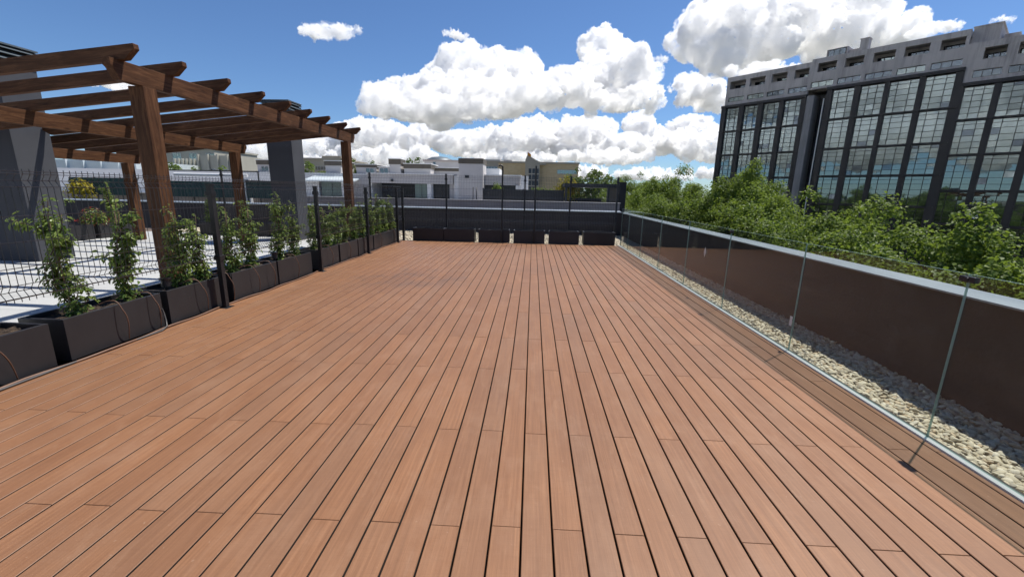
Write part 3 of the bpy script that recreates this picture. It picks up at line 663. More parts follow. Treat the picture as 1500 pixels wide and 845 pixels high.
def jasmine_meshes(seed, h, w, n):
    rs = np.random.default_rng(seed); random.seed(seed)
    # a few shoots twining round a cane, each with leaves in clusters; fuller at the foot
    shoots = []
    for k in range(7):
        ph = rs.uniform(0,6.28); top = h*rs.uniform(.55,1.0) if k else h
        pts = []; wob = rs.uniform(.35,1.0)
        for t in np.linspace(0,1,14):
            z = t*top; rad = w*(.55-.32*t)*wob*(.3+.9*min(1,t*4))
            pts.append((rad*math.cos(ph+t*5), rad*math.sin(ph+t*5)+.02*rs.normal(), z))
        shoots.append(np.array(pts))
    for k in range(5):                                   # stray side shoots
        z0 = rs.uniform(.1,.75)*h; a = rs.uniform(0,6.28); ln = rs.uniform(.12,.26)
        shoots.append(np.array([(ln*t*math.cos(a), ln*t*math.sin(a), z0+ln*t*.9-.25*ln*t*t) for t in np.linspace(0,1,7)]))
    P = []; Nn = []
    for i in range(n):
        s = shoots[rs.integers(0,len(shoots))]; j = rs.uniform(0,len(s)-1.001); j = j if rs.random() > .35 else j*.55
        k = int(j); p = s[k]*(1-j+k)+s[k+1]*(j-k)
        o = rs.normal(size=3); o /= np.linalg.norm(o); q = p + o*rs.uniform(.012,.07)*(1.25-.55*p[2]/h)
        P.append(q); Nn.append(np.array([q[0],q[1],.0])*3 + o*.5 + np.array([.25,.1,.75]))
    P = np.array(P); Nn = np.array(Nn); sz = rs.uniform(.034,.070,n)
    me = leaf_mesh('foliage', P, Nn, sz, .46)
    st = MB()
    for s in shoots: st.tube([tuple(x) for x in s], [.0045]*(len(s)-1)+[.002], 5)
    return me, st.mesh('stems')
VAR = [jasmine_meshes(100+i, hh, ww, nn) for i, (hh, ww, nn) in enumerate([(.98,.22,1150),(1.05,.17,950),(.92,.19,1000),(1.08,.27,1450)])]
for me, st in VAR: me.materials.append(M['leaf']); st.materials.append(M['twig'])
def jasmine(y, v, sc, label, x=-4.30, wide=1.0, zb=.34, name='climbing_plant', group='climbing jasmine plants in the deck-edge planters'):
    t = thing(name, label, 'plant', (x,y,zb), group, random.uniform(0,6.28)); t.scale = (sc*wide*.88,sc*wide*.88,sc)
    for nm, me in (('foliage',VAR[v][0]),('stem',VAR[v][1])):
        o = bpy.data.objects.new(nm, me); COL.objects.link(o); o.parent = t
    m = MB(); m.tube([(0,0,-.1),(.02,.03,.92)], .005, 6); m.build('cane', M['bamboo'], t)
    return t
random.seed(5)
PLANTS = [(3.62,3,1.0,'broad leafy climbing plant in the second planter from the camera, at its near end',1.1),(4.20,1,1.04,'slim climbing plant in the second planter from the camera, at its far end',1.15),
 (4.88,0,1.0,'climbing plant beside the front pergola post, in the planter with the spotlight',1.1),(5.20,2,.93,'climbing plant just left of the nearest fence post',1.15),
 (5.78,2,1.0,'climbing plant just right of the nearest fence post',1.1),(6.2,1,.98,'slim climbing plant at the far end of the planter past the nearest fence post',1.25),
 (6.98,3,1.02,'bushy climbing plant in front of the far grey chimney',1.1),(7.42,0,.88,'low climbing plant just left of the second fence post',1.1),
 (8.1,1,.86,'thin climbing plant just right of the second fence post',1.2),(8.6,2,.88,'climbing plant at the far end of the planter past the second fence post',1.2),
 (9.05,0,.90,'climbing plant midway between second and third fence posts, near end',1.2),(9.5,3,.84,'bushy climbing plant in front of the far pergola post',1.0),
 (10.02,2,.9,'climbing plant just left of the third fence post',1.2),(10.5,1,.86,'slim climbing plant just right of the third fence post',1.3),
 (11.05,0,1.0,'climbing plant at the near end of the planter past the third fence post',1.2),(11.62,1,1.05,'tallest slim climbing plant past the third fence post',1.4),
 (12.12,2,.98,'climbing plant just left of the fourth fence post',1.3),(12.68,0,1.04,'farthest climbing plant, beside the corner fence post',1.2)]
for y, v, sc, lab, wd in PLANTS: jasmine(y, v, sc, lab, wide=wd)
for x, y, v, sc, lab in ((-7.0,13.35,2,.8,'small climbing plant in front of the far grey chimney at the back of the terrace'),(-9.3,13.35,1,.95,'climbing plant at the back of the terrace by the middle pergola post'),
                         (-10.4,13.35,0,1.0,'climbing plant at the back of the terrace, farthest left')):
    jasmine(y, v, sc, lab, x=x, wide=1.3, group='climbing plants at the back of the terrace')
for x, y, v, sc, lab in ((-12.7,9.3,1,1.15,'slim upright plant in the planter behind the near grey chimney'),(-12.7,10.75,2,1.2,'upright green plant between the red flowers right of the near chimney'),(-12.7,12.35,1,1.2,'upright green plant by the left pergola post')):
    jasmine(y, v, sc, lab, x=x, wide=1.4, zb=.36, group='upright plants along the far left edge of the paving')
def flower_bush(label, x, y, z, s):
    t = thing('flowering_shrub', label, 'shrub', (x,y,z), 'red flowering shrubs along the far left edge of the paving')
    d = rng.normal(size=(420,3)); d /= np.linalg.norm(d,axis=1,keepdims=True); d[:,2] = np.abs(d[:,2]); P = d*rng.uniform(.5,1,(420,1))*np.array([.26,.32,.45])*s
    n1 = 420; d2 = d[:150]; P2 = d2*np.array([.28,.34,.46])*s
    c = d[rng.integers(0,100,6)]*np.array([.28,.34,.47])*s; P3 = np.repeat(c,14,0)+rng.normal(0,.025,(84,3))
    me = leaf_mesh('foliage', np.concatenate([P,P2,P3]), np.concatenate([d+np.array([0,0,.5]),d2,rng.normal(size=(84,3))]),
                   np.concatenate([rng.uniform(.05,.09,n1),rng.uniform(.04,.08,150),rng.uniform(.03,.05,84)]), .6, mi=np.repeat([0,1,2],[n1,150,84]))
    link('foliage', me, [M['leaf'],M['leafred'],M['petal']], t)
    st = MB()
    for i in range(6): st.tube([(0,0,-.06),(.1*math.cos(i),.12*math.sin(i),.18*s),(.2*s*math.cos(i),.24*s*math.sin(i),.34*s)],[.009,.007,.004],5)
    st.build('stem', M['twig'], t)
flower_bush('low shrub with red flowers just right of the near grey chimney', -12.68,10.45,.38,1.0)
flower_bush('low shrub with red flowers left of the front pergola post', -12.68,11.75,.38,1.1)

# ------------------------------------------------------------------ trees
def tree_meshes(seed, rad, hgt, ncl, per, leaf):
    """crown: leaf clumps through an ellipsoid of radius rad and height hgt (centre at origin); limbs reach the clumps"""
    rs = np.random.default_rng(seed); C = []
    while len(C) < ncl:
        d = rs.normal(size=3); d /= np.linalg.norm(d)
        k = rs.uniform(.45,1.0)**.6
        p = d*k*np.array([rad,rad,hgt/2]); p[2] += .12*hgt*(1-(p[0]**2+p[1]**2)/rad**2)
        if p[2] < -.38*hgt: continue
        p *= 1+.16*math.sin(3*math.atan2(p[1],p[0])+seed)+rs.normal(0,.05); C.append(p)
    C = np.array(C); P = []; Nn = []
    for c in C:
        r = rs.uniform(.45,1.0)*rad/4.2; n = int(per*(r/(rad/4.2))**2)
        d = rs.normal(size=(n,3)); d /= np.linalg.norm(d,axis=1,keepdims=True); d[:,2] = np.where(rs.random(n) < .72, np.abs(d[:,2]), d[:,2])
        # knobbly: leaves gather in sprays
        k = rs.uniform(.55,1.15,n) + .22*np.sin(d[:,0]*7+c[0]*3)*np.sin(d[:,1]*6+c[1]*2)*np.cos(d[:,2]*5)
        q = c + d*r*k[:,None]*np.array([.9,.9,1.1])
        P.append(q); o = c/np.linalg.norm(c+1e-6); Nn.append(d*.8 + o*.4 + np.array([0,0,.45]) + rs.normal(0,.62,(n,3)))
    P = np.concatenate(P); Nn = np.concatenate(Nn)
    me = leaf_mesh('crown', P, Nn, rs.uniform(leaf*.7,leaf*1.3,len(P)), .78, .18, .35)
    tr = MB(); base = -hgt*.5-8.2
    tr.tube([(0,0,base-1),(.05,0,base+3),(.1,.1,base+6),(.05,.15,-hgt*.28)], [.34,.27,.22,.17], 12)
    for i in rs.choice(ncl, min(ncl,22), replace=False):
        c = C[i]*.92; s = Vector((.05,.15,-hgt*.28 - rs.uniform(0,1.2))); mid = s.lerp(Vector(c),.5)+Vector((rs.normal(0,.3),rs.normal(0,.3),.35))
        tr.tube([s,mid,Vector(c)], [.09,.055,.018], 6)
    return me, tr.mesh('trunk')
TV = [tree_meshes(21,3.5,7.5,165,560,.115), tree_meshes(34,3.2,8.4,165,560,.113), tree_meshes(47,3.9,7.0,175,540,.118)]
TF = [tree_meshes(61,4.0,8.5,70,90,.34), tree_meshes(75,3.6,9.0,70,90,.34)]
for me, tr in TV: me.materials.append(M['tree']); tr.materials.append(M['bark'])
for me, tr in TF: me.materials.append(M['treedark']); tr.materials.append(M['bark'])
def tree(label, x, y, ztop_, var, sc=1.0, far=False, group='plane trees along the street right of the terrace', rz=None):
    me, tr = (TF if far else TV)[var]; hh = max(v.co.z for v in me.vertices)*sc
    t = thing('plane_tree' if not far else 'broadleaf_tree', label, 'tree', (x,y,ztop_-hh), group, random.uniform(0,6.28) if rz is None else rz); t.scale = (sc,)*3
    for nm, m_ in (('crown',me),('trunk',tr)):
        o = bpy.data.objects.new(nm, m_); COL.objects.link(o); o.parent = t
random.seed(3)
for a in [('plane tree nearest the camera, filling the right edge behind the glass',11.8,8.2,1.2,0,1.0),
          ('plane tree at the right edge, its top just under the office windows',12.9,11.2,1.55,1,1.0),
          ('low plane tree behind the black glass clamp',10.8,12.4,.75,2,.95),
          ('plane tree in front of the right half of the dark office building',12.5,15.8,1.85,0,1.0),
          ('low plane tree against the parapet, before the middle of the office building',10.6,17.8,.7,1,.9),
          ('plane tree in front of the grey fin of the office building',12.6,20.4,2.1,2,1.0),
          ('plane tree below the left bays of the office building',11.6,24.0,2.5,0,.95),
          ('tall plane tree at the left corner of the dark office building',12.4,27.6,3.75,1,1.05),
          ('plane tree between the parapet coping and the two tallest street trees',10.2,29.5,2.0,2,.95),
          ('tall plane tree standing against the sky left of the office building',12.2,36.5,4.15,0,1.05),
          ('rounded plane tree left of the two tallest street trees',12.6,45,3.3,1,1.0),
          ('plane tree low behind the far corner of the parapet',9.6,33.5,1.9,1,1.0),('plane tree in the gap left of the rounded street tree',10.8,40,2.6,2,1.0),('plane tree just right of the black pavilion',9.0,46,2.9,0,1.0),('plane tree between the two office side trees',14.5,31.5,2.6,2,1.05),('small plane tree far down the street, right of the black pavilion',12.8,54,4.3,2,1.0)]:
    tree(*a)
for a in [('dark tree behind the black pavilion, against the sky',9.6,62,4.9,0,1.0),('dark tree right of the brick building',7.4,66,5.4,1,1.0),('low dark tree at the far right end of the brick building',12.4,70,4.6,0,1.1),
          ('light green tree behind the flat white houses',-17.2,60,6.0,1,.9),('tree just right of the far grey chimney',-23.6,46,4.3,0,.75),('tree top between the white roof boxes',-18.2,46,4.7,1,.6),
          ('tree before the ribbed concrete building, left part',-38.6,46,3.9,0,.8),('tree before the ribbed concrete building, right part',-35.4,46,3.7,1,.75)]:
    tree(*a, far=True, group='distant trees behind the roofs')

# ------------------------------------------------------------------ neighbour's roof terraces
b = MB(); b.box(-60,5.3,26.4,58,-16,.55); tag(b.build('apartment_block', M['palegrey']), 'pale neighbouring block that carries the white penthouse houses','building')
t = thing('parapet_wall','taupe parapet wall of the neighbouring roof, seen above the dark one','wall')
m = MB(); m.box(-60,5.2,26,26.35,-16,.985); m.build('wall_body', M['pinkgrey'], t); m = MB(); m.box(-60.05,5.25,25.95,26.4,.986,1.02); m.build('coping', M['palegrey'], t)

def bx(name, mat, parent, x0, x1, z0, z1, y0, y1, bevel=0):
    m = MB(); m.box(x0,x1,y0,y1,z0,z1); return m.build(name, mat, parent, bevel)
def win(parent, x0, x1, z0, z1, y, mat='darkwin', cols=1, name='window', fm='palegrey'):
    """window set proud of the wall plane y: frame ring with pane behind"""
    m = MB(); f = .05
    m.box(x0-f,x1+f,y-.04,y-.003,z1,z1+f); m.box(x0-f,x1+f,y-.05,y-.003,z0-f,z0); m.box(x0-f,x0,y-.04,y-.003,z0,z1); m.box(x1,x1+f,y-.04,y-.003,z0,z1)
    for c in range(1,cols): xx = x0+(x1-x0)*c/cols; m.box(xx-.025,xx+.025,y-.035,y-.004,z0,z1)
    w = m.build(name, M[fm], parent)
    q = MB(); q.quad((x0,y-.006,z0),(x1,y-.006,z0),(x1,y-.006,z1),(x0,y-.006,z1)); q.build('pane', M[mat], w); return w
# long white house
h = thing('white_house','long low white penthouse with dark opening and green curtains','house',(-10.8,38,.55))
def rel(o, base): return o
def H(name, mat, x0,x1,z0,z1,y0,y1): return bx(name, M[mat], h, x0-h.location.x, x1-h.location.x, z0-.55, z1-.55, y0-h.location.y, y1-h.location.y)
H('wall','white',-14.6,-14.36,.55,2.05,38,46); H('fascia','palegrey',-14.6,-7.0,2.06,2.82,37.7,46); H('roof','white',-14.7,-6.9,2.822,2.90,37.6,46.1)
H('back_wall','void',-14.35,-10.55,.55,2.05,40.5,40.7); H('curtain','greenglass',-10.52,-9.95,.6,2.05,38.2,38.26); H('curtain','greenglass',-9.91,-9.36,.6,2.05,38.2,38.26)
H('column','white',-9.32,-8.96,.55,2.055,37.75,38.6); H('wall','white',-8.95,-8.88,.55,2.055,38,46); H('door','void',-8.86,-7.40,.56,2.05,38.3,38.4)
H('door_frame','darkframe',-8.2,-8.12,.56,2.05,38.22,38.29); H('wall','palegrey',-7.38,-6.9,.55,2.058,38,46); H('pier','white',-6.86,-6.45,.55,2.78,37.5,38.2)
H('wall_lamp','black',-12.5,-12.3,2.2,2.38,37.55,37.69)
# roof boxes
def roof_box(label, x0, x1, z0, z1, band, y, d=3.0, window=None, side=True, cat='roof box'):
    t = thing('roof_box', label, cat, ((x0+x1)/2,y,z0)); w = (x1-x0)/2; hh = z1-z0
    bx('wall', M['palegrey'], t, -w, w, 0, hh-band, 0, d)
    if band: bx('cladding', M['brownband'], t, -w-.06, w+.06, hh-band+.002, hh, -.06, d+.06)
    bx('roof', M['white'], t, -w-.1, w+.1, hh+.002, hh+.06, -.1, d+.1)
    if window: win(t, window[0]-t.location.x, window[1]-t.location.x, window[2]-z0, window[3]-z0, 0, 'darkwin', 2)
b = MB(); b.box(-60,-3.3,41.6,57,.56,2.94); tag(b.build('white_house', M['white']), 'white upper storey set back behind the long low penthouse', 'house')
roof_box('tall narrow white chimney box with brown top above the long penthouse',-14.03,-12.95,2.95,4.38,.49,42,1.5)
roof_box('small white dormer with dark window left of the tall chimney box',-15.1,-14.06,2.95,3.60,0,42,2,(-14.95,-14.2,3.02,3.5))
roof_box('wide roof box with brown top right of the tall chimney box',-12.64,-10.06,2.95,3.96,.42,42.2)
roof_box('roof box with brown top partly behind the far pergola post',-20.4,-18.85,2.95,4.08,.42,42)
roof_box('roof box with dark window right of the far pergola post',-17.36,-15.38,2.95,3.81,.25,42.1,3,(-16.4,-15.6,3.02,3.46))
roof_box('roof box with brown top and bluish window left of the far chimney',-27.26,-25.97,2.95,4.05,.42,42,3,(-26.85,-26.15,3.05,3.45))
roof_box('lower roof box with brown top just left of the far chimney',-25.85,-24.3,2.95,3.79,.36,42.3)
roof_box('low white box with brown strip beside the white tower',-10.5,-7.4,2.95,3.72,.30,44)
t = thing('white_house','pale grey penthouse with a dark slot window behind the roof boxes','house',(-10.6,50,.55)); bx('wall',M['palegrey'],t,-2.0,2.0,0,4.2,0,8); bx('roof',M['pinkgrey'],t,-2.15,2.15,4.202,4.36,-.15,8.1); win(t,-1.0,-.7,3.35,4.1,0)
t = thing('white_tower','white rendered stair tower with dark brown top band','tower',(-5.35,37,.55))
bx('wall',M['palegrey'],t,-1.03,1.03,0,3.22,0,2.6); bx('cladding',M['brownband'],t,-1.06,1.06,3.222,3.66,-.03,2.63); bx('vent',M['void'],t,-.5,-.16,2.05,2.27,-.04,-.002)
m = MB(); m.tube([(-.14,0,0),(-.14,0,1.28),(.14,0,1.28),(.14,0,0)], .035, 8); o = m.build('pipe_frame', M['black']); o.location = (-4.74,35,.55); tag(o,'narrow black pipe frame in front of the white tower','frame')
# right of the tower
h = thing('white_house','white terrace house with dark glazed front right of the white tower','house',(-2.8,38,.55))
H('wall','palegrey',-4.3,-1.15,2.07,2.86,38,44); H('roof','white',-4.3,-1.05,2.862,2.95,37.9,44.1); H('glazing','void',-4.3,-1.5,.56,2.068,38.4,38.5); H('pier','white',-1.52,-1.0,.55,2.06,37.6,38.3)
H('chimney','white',-1.1,-.45,.55,2.86,37.2,37.9)
b = MB(); b.box(-4.95,-3.3,42,46,2.95,3.66); tag(b.build('roof_box', M['white']), 'plain white roof box just right of the white tower','roof box')
def leafy(name, label, cat, loc, ext, n, size, mat, group=None, base=None):
    t = thing(name, label, cat, loc, group)
    d = rng.normal(size=(n,3)); d /= np.linalg.norm(d,axis=1,keepdims=True); d[:,2] = np.where(rng.random(n)<.7,np.abs(d[:,2]),d[:,2])
    P = d*rng.uniform(.35,1.05,(n,1))**.6*np.array(ext)*(1+.25*np.sin(d[:,:1]*9)*np.cos(d[:,1:2]*7)); P[:,2] += ext[2]*.9
    link('foliage', leaf_mesh('foliage', P, d+np.array([0,0,.4])+rng.normal(0,.4,(n,3)), rng.uniform(size*.7,size*1.3,n), .6), M[mat], t)
    st = MB(); 
    for i in range(5): st.tube([(0,0,0),(ext[0]*.3*math.cos(i*1.3),ext[1]*.3*math.sin(i*1.3),ext[2]*.8),(ext[0]*.6*math.cos(i*1.3),ext[1]*.6*math.sin(i*1.3),ext[2]*1.5)],[.03,.02,.01],5)
    st.build('stem', M['twig'], t); return t
leafy('shrub','leaning light green shrub before the dark glazed house front','shrub',(-3.0,36,.55),(.45,.4,.85),500,.16,'tree')
# black screen with hedge, pavilion
t = thing('privacy_screen','long black privacy screen below the brick building','screen',(-.6,30,.55)); m = MB(); m.box(-2.9,2.7,0,.06,0,1.15); m.build('panel',M['blackscreen'],t)
m = MB()
for i in range(5): m.box(-2.9+i*1.39,-2.84+i*1.39,-.07,-.003,0,1.2)
m.build('support_post',M['black'],t)
leafy('hedge','low green hedge growing over the black privacy screen','hedge',(.5,30.6,.55),(1.25,.4,.68),900,.12,'tree')
leafy('hedge','yellow flowering hedge left of the black pavilion','hedge',(2.4,31.4,.55),(.9,.5,1.05),900,.14,'petaly')
t = thing('pavilion','black flat-roofed garden pavilion at the right end of the neighbouring roof','pavilion',(3.88,29,.55))
bx('roof',M['blackscreen'],t,-1.8,1.75,1.38,1.62,0,3.2)
for x in (-1.75,1.05): bx('post',M['black'],t,x,x+.14,0,1.378,.1,.24)
bx('post',M['black'],t,-1.75,-1.6,0,1.378,2.9,3.05); bx('side_panel',M['brownband'],t,1.2,1.75,0,1.378,.15,.25); bx('back_panel',M['blackscreen'],t,-1.58,1.15,0,.62,2.95,3.0)
bx('side_panel',M['brown_wall'],t,1.76,2.2,-.3,1.75,-.3,.6)
# glazed roof house and others left of the far pergola post
h = thing('white_house','low house with pale glazed sloping roof and green curtains behind the pergola','house',(-19,40,.55))
m = MB(); m.prism([(-.6,1.56),(-.6,1.66),(2.4,2.30),(2.4,2.2)],'x',-2.4,2.5); m.build('glazed_roof',M['lightroof'],h)
H('wall','white',-21.4,-20.2,.55,2.1,40,42); H('curtain','greenglass',-19.98,-18.98,.6,2.06,40.1,40.16); H('curtain','greenglass',-18.92,-17.92,.6,2.06,40.1,40.16); H('column','white',-17.85,-17.6,.55,2.1,39.6,40.3); H('wall','palegrey',-17.55,-14.8,.55,2.82,40.6,42)
# green screened fence of the neighbouring roof on the left
def scr(label, x0, x1, z1=1.75):
    t = thing('privacy_screen', label, 'screen', (x0,25.2,.55), 'green privacy screens of the neighbouring roof'); L_ = x1-x0
    m = MB(); n = int(L_*9)
    for i in range(n):
        a, c = L_*i/n, L_*(i+1)/n; ya, yc = .02*math.sin(i*1.9), .02*math.sin((i+1)*1.9)
        m.add([(a,ya,.3),(c,yc,.3),(c,yc,z1-.55),(a,ya,z1-.55)],[(0,1,2,3)],0,True)
    m.build('mesh_sheet', M['screen'], t, fix=False)
    m = MB(); m.box(0,L_,.05,.09,z1-.56,z1-.52); m.box(0,L_,.05,.09,.3,.34)
    for i in range(int(L_/1.6)+1): m.box(i*1.6,i*1.6+.05,.04,.09,-.6,z1-.5)
    m.build('frame', M['black'], t)
scr('green privacy screen left of the front pergola post',-28.3,-23.9,1.84)
scr('green privacy screen between the front and middle pergola posts',-22.2,-17.9,1.74)
scr('short green privacy screen left of the far grey chimney',-17.2,-15.6,1.84)
t = thing('awning','white folded awning on a dark frame beyond the paved terrace','awning',(-19.3,25.6,.55))
m = MB(); m.tube([(-2.6,0,1.62),(2.0,0,1.62)], .085, 12); m.build('roller',M['white'],t)
m = MB(); m.bar((-3.2,.2,1.86),(2.6,.2,1.86),.06,.07); m.bar((2.55,.2,-.1),(2.55,.2,1.83),.06,.06); m.bar((-3.2,.2,-.1),(-3.2,.2,1.83),.06,.06); m.build('frame',M['black'],t)
m = MB(); m.box(1.15,1.4,-.2,-.05,-.1,1.6); m.build('post',M['white'],t)
b = MB(); b.box(-17.6,-17.05,25.3,25.5,.4,1.95); tag(b.build('sheet', M['white']), 'white sheet hanging beside the short green privacy screen','sheet')
leafy('hedge','yellow-green hedge right of the near grey chimney','hedge',(-27.0,24.6,.3),(.8,.4,.75),700,.13,'petaly')
# distant buildings
def block(label, x0, x1, z1, y, d, mat, ribs=0, wins=(), cap=None, cat='building', z0=-16, rz=0):
    t = thing('distant_building', label, cat, ((x0+x1)/2,y,z0)); w = (x1-x0)/2; hh = z1-z0
    bx('wall', M[mat], t, -w, w, 0, hh, 0, d)
    if ribs:
        m = MB()
        for i in range(ribs): xx = -w+.1+i*(2*w-.2)/max(1,ribs-1); m.box(xx-.12,xx+.12,-.35,-.002,hh-9,hh+.15)
        m.build('rib', M[mat], t)
    if cap: bx('parapet', M[cap], t, -w-.2, w+.2, hh+.002, hh+.35, -.2, d+.2)
    for (a, c, e, f, mt, n) in wins: win(t, a-t.location.x, c-t.location.x, e-z0, f-z0, 0, mt, n)
    return t
bk_ = block('long tan brick building with a glass gable in the middle distance',-7.7,9.6,7.5,95,14,'brick',0,[(5.1,9.2,5.5,6.25,'paneblind',5),(6,9.2,2.6,3.4,'paneblind',4)],'beige')
t = bk_; bxg = -1.86-t.location.x
m = MB(); prof = [(bxg,14),(bxg,24.2),(bxg+.35,25.05),(bxg+1.2,24.75),(bxg+2.2,24.2),(bxg+3.2,23.75),(bxg+4.4,23.5),(bxg+4.4,23.2),(bxg+3.1,23.2),(bxg+3.1,14)]
m.prism(prof,'y',-1.2,4.0); g = m.build('glass_gable', M['beige'], t)
for r_ in range(6):
    for c_ in range(3):
        xa = bxg+.75+c_*.78; zt_ = 22.4-r_*1.25
        q = MB(); q.quad((xa,-1.21,zt_-1.0),(xa+.62,-1.21,zt_-1.0),(xa+.62,-1.21,zt_),(xa,-1.21,zt_)); q.build('pane', M['gablepane'], g)
t = thing('flag','small red and yellow flag on the glass gable','flag',(-1.45,94.5,8.4))
m = MB(); m.tube([(0,0,0),(0,0,1.5)], .04, 6); m.build('flagpole', M['alu'], t)
m = MB()
for i in range(6):
    a, c = i*.13, (i+1)*.13; y0, y1 = .06*math.sin(i*1.2), .06*math.sin(i*1.2+1.2); dz = -.09*i; dz1 = -.09*(i+1)
    for k, (z0_, z1_, mi) in enumerate(((.75,.95,0),(.95,1.25,1),(1.25,1.45,0))): m.add([(a,y0,z0_+dz),(c,y1,z0_+dz1),(c,y1,z1_+dz1),(a,y0,z1_+dz)],[(0,1,2,3)],mi,True)
m.build('cloth',[M['flagred'],M['flagyellow']],t,fix=False)
block('grey flat building far behind the white tower',-13,-8.8,9.0,112,10,'beige',0,[(-12.4,-9.4,6.8,7.6,'darkwin',4)],'palegrey')
block('small plant room on a far roof left of the glass gable',-7.2,-5.3,8.8,104,6,'palegrey',0,[(-6.5,-5.9,7.9,8.5,'darkwin',1)])
block('wide beige building far behind the low glazed house',-50,-41,7.3,92,14,'beige',0,[(-47,-42,5.2,5.9,'darkwin',8)],'beige')
block('beige roof storey on top of the wide beige building',-45.8,-41.6,8.2,93,8,'beige',0,z0=7.66)
block('cream concrete building with vertical ribs left of the middle pergola post',-55.3,-48.5,6.3,70,14,'cream',5,[(-53.9,-52.6,3.2,4.1,'darkwin',1),(-51.6,-50.4,3.2,4.1,'darkwin',1)])
block('lower ribbed concrete wing behind the trees',-61,-55.4,5.7,72,12,'cream',9)
block('cream tower block with blue-green window strips at far left',-80,-66,8.6,88,14,'cream',0,[(-78.6+i*3.6,-76.8+i*3.6,3.0,7.9,'bluewin',2) for i in range(4)],'cream')
t = block('long pale glazed building beyond the left terrace',-75,-56.5,4.7,60,12,'lightroof',8)
t = thing('water_tank','domed grey roof behind the pale penthouse','roof',(-15.6,72,-16)); m = MB(); m.tube([(0,0,0),(0,0,22.1)],2.2,24); 
m.build('wall',M['palegrey'],t); m = MB(); m.tube([(0,0,22.1),(0,0,22.45),(0,0,22.75),(0,0,22.9)],[2.3,2.0,1.3,.2],24); m.build('dome',M['louver'],t)

# ------------------------------------------------------------------ dark office building on the right
OZ = -16.0
ang = math.atan2(-.7558,.6548)
of = thing('office_building','large dark glass office building with stained concrete attic across the street','building',(.7558*60,.6548*60,OZ),rz=ang)
def OB(): return MB()
def zz(z): return z-OZ
fr = MB()   # dark steel grid
def office_window(x0, x1, z0, z1, rs):
    m = MB(); f = .07; y = .12
    cols = [0,.27,.70,1] if rs.random() < .6 else [0,.32,.68,1]
    rows = [0,.17,.36,.55,.74,.90,1]
    xs_ = [x0+(x1-x0)*c for c in cols]; zs_ = [z0+(z1-z0)*c for c in rows]
    for i, xx in enumerate(xs_): m.box(xx-.024,xx+.024,y-.06,y+.04,z0,z1)
    for j, z_ in enumerate(zs_): m.box(x0,x1,y-.05,y+.035,z_-.017,z_+.017)
    w = m.build('window', M['darkframe'], of)
    p = MB()
    for i in range(3):
        for j in range(6):
            a, c, e, g_ = xs_[i]+.024, xs_[i+1]-.024, zs_[j]+.017, zs_[j+1]-.017
            t1, t2 = rs.gauss(0,.003), rs.gauss(0,.0025); yy_ = y
            hw, hv = (c-a)/2, (g_-e)/2; r_ = rs.random()
            mi = 1 if (r_ < .025 or (j == 1 and r_ < .11)) else (2 if r_ > .965 else 0)
            if j in (1,2) and i in (0,2) and r_ < .10: t2 += .05
            p.add([(a,yy_-t1*hw-t2*hv,e),(c,yy_+t1*hw-t2*hv,e),(c,yy_+t1*hw+t2*hv,g_),(a,yy_-t1*hw+t2*hv,g_)],[(0,1,2,3)],mi)
    p.build('pane', [M['pane'],M['panedark'],M['paneblind']], w, fix=False)
rs = random.Random(4)
SEC = [ # bays (u ranges), top z, row boundary z's, edge u's
  ([(28.4,30.1),(26.05,27.8),(23.6,25.45),(21.23,23.05)], 12.95, [10.0,6.95,3.92,.85,-2.2,-5.3,-8.4], 30.72, 20.72),
  ([(16.2,18.2),(13.65,15.65),(10.97,13.25),(8.42,10.5)], 13.40, [10.25,7.05,4.0,.85,-2.2,-5.3,-8.4], 18.75, 7.85),
  ([(5.70,7.62),(3.05,5.25),(.45,2.55),(-2.2,-.05),(-4.8,-2.7)], 11.98, [9.02,5.83,2.47,-.72,-3.9,-7.0,-10.0], 7.85, -5.3)]
for bays, top, rows, ue, us in SEC:
    # piers between bays
    edges = [ue] + [x for bb in bays for x in (bb[1],bb[0])] + [us]
    for a, c in zip(edges[0::2], edges[1::2]): fr.box(-a,-c,-.16,.14,0,zz(top)+.05)
    fr.box(-ue,-us,-.30,.14,zz(top)+.051,zz(top)+.36)
    for r_ in rows:
        for (u0, u1) in bays: fr.box(-u1+.003,-u0-.003,-.10,.139,zz(r_)-.11,zz(r_)+.11)
        fr.box(-ue+.02,-us-.02,-.30,-.165,zz(r_)-.07,zz(r_)+.07)
    zs = [top] + rows
    for k in range(len(zs)-1):
        if len(SEC) and k > 4: continue
        for (u0, u1) in bays:
            z1_ = zz(zs[k]) - (.05 if k == 0 else .113); office_window(-u1+.004, -u0-.004, zz(zs[k+1])+.113, z1_, rs)
# lowest storeys: dark panel
fr.box(-30.7,-20.75,.18,.24,0,zz(13.2)); fr.box(-18.7,5.3,.181,.24,0,zz(11.9))
fr.build('steel_grid', M['darkframe'], of)
m = MB(); m.box(-20.62,-19.88,-.30,1.6,0,zz(13.1)); m.build('fin', M['fin'], of, .02)
m = MB(); m.box(-20.72,-18.75,1.62,1.8,0,zz(13.4)); m.build('recess_wall', M['darkframe'], of)
for i in range(5):
    z_ = 12.2-3.1*i; w = win(of,-19.78,-18.95,zz(z_)-2.6,zz(z_),1.618,'panedark',1,'recess_window','darkframe')
m = MB(); m.tube([(-18.9,-.25,zz(-10)),(-18.9,-.25,zz(12.6))],.06,8); m.build('downpipe', M['alu'], of)
m = MB(); m.box(-30.7,5.3,1.85,15,0,zz(12.9)); m.build('body', M['fin'], of)
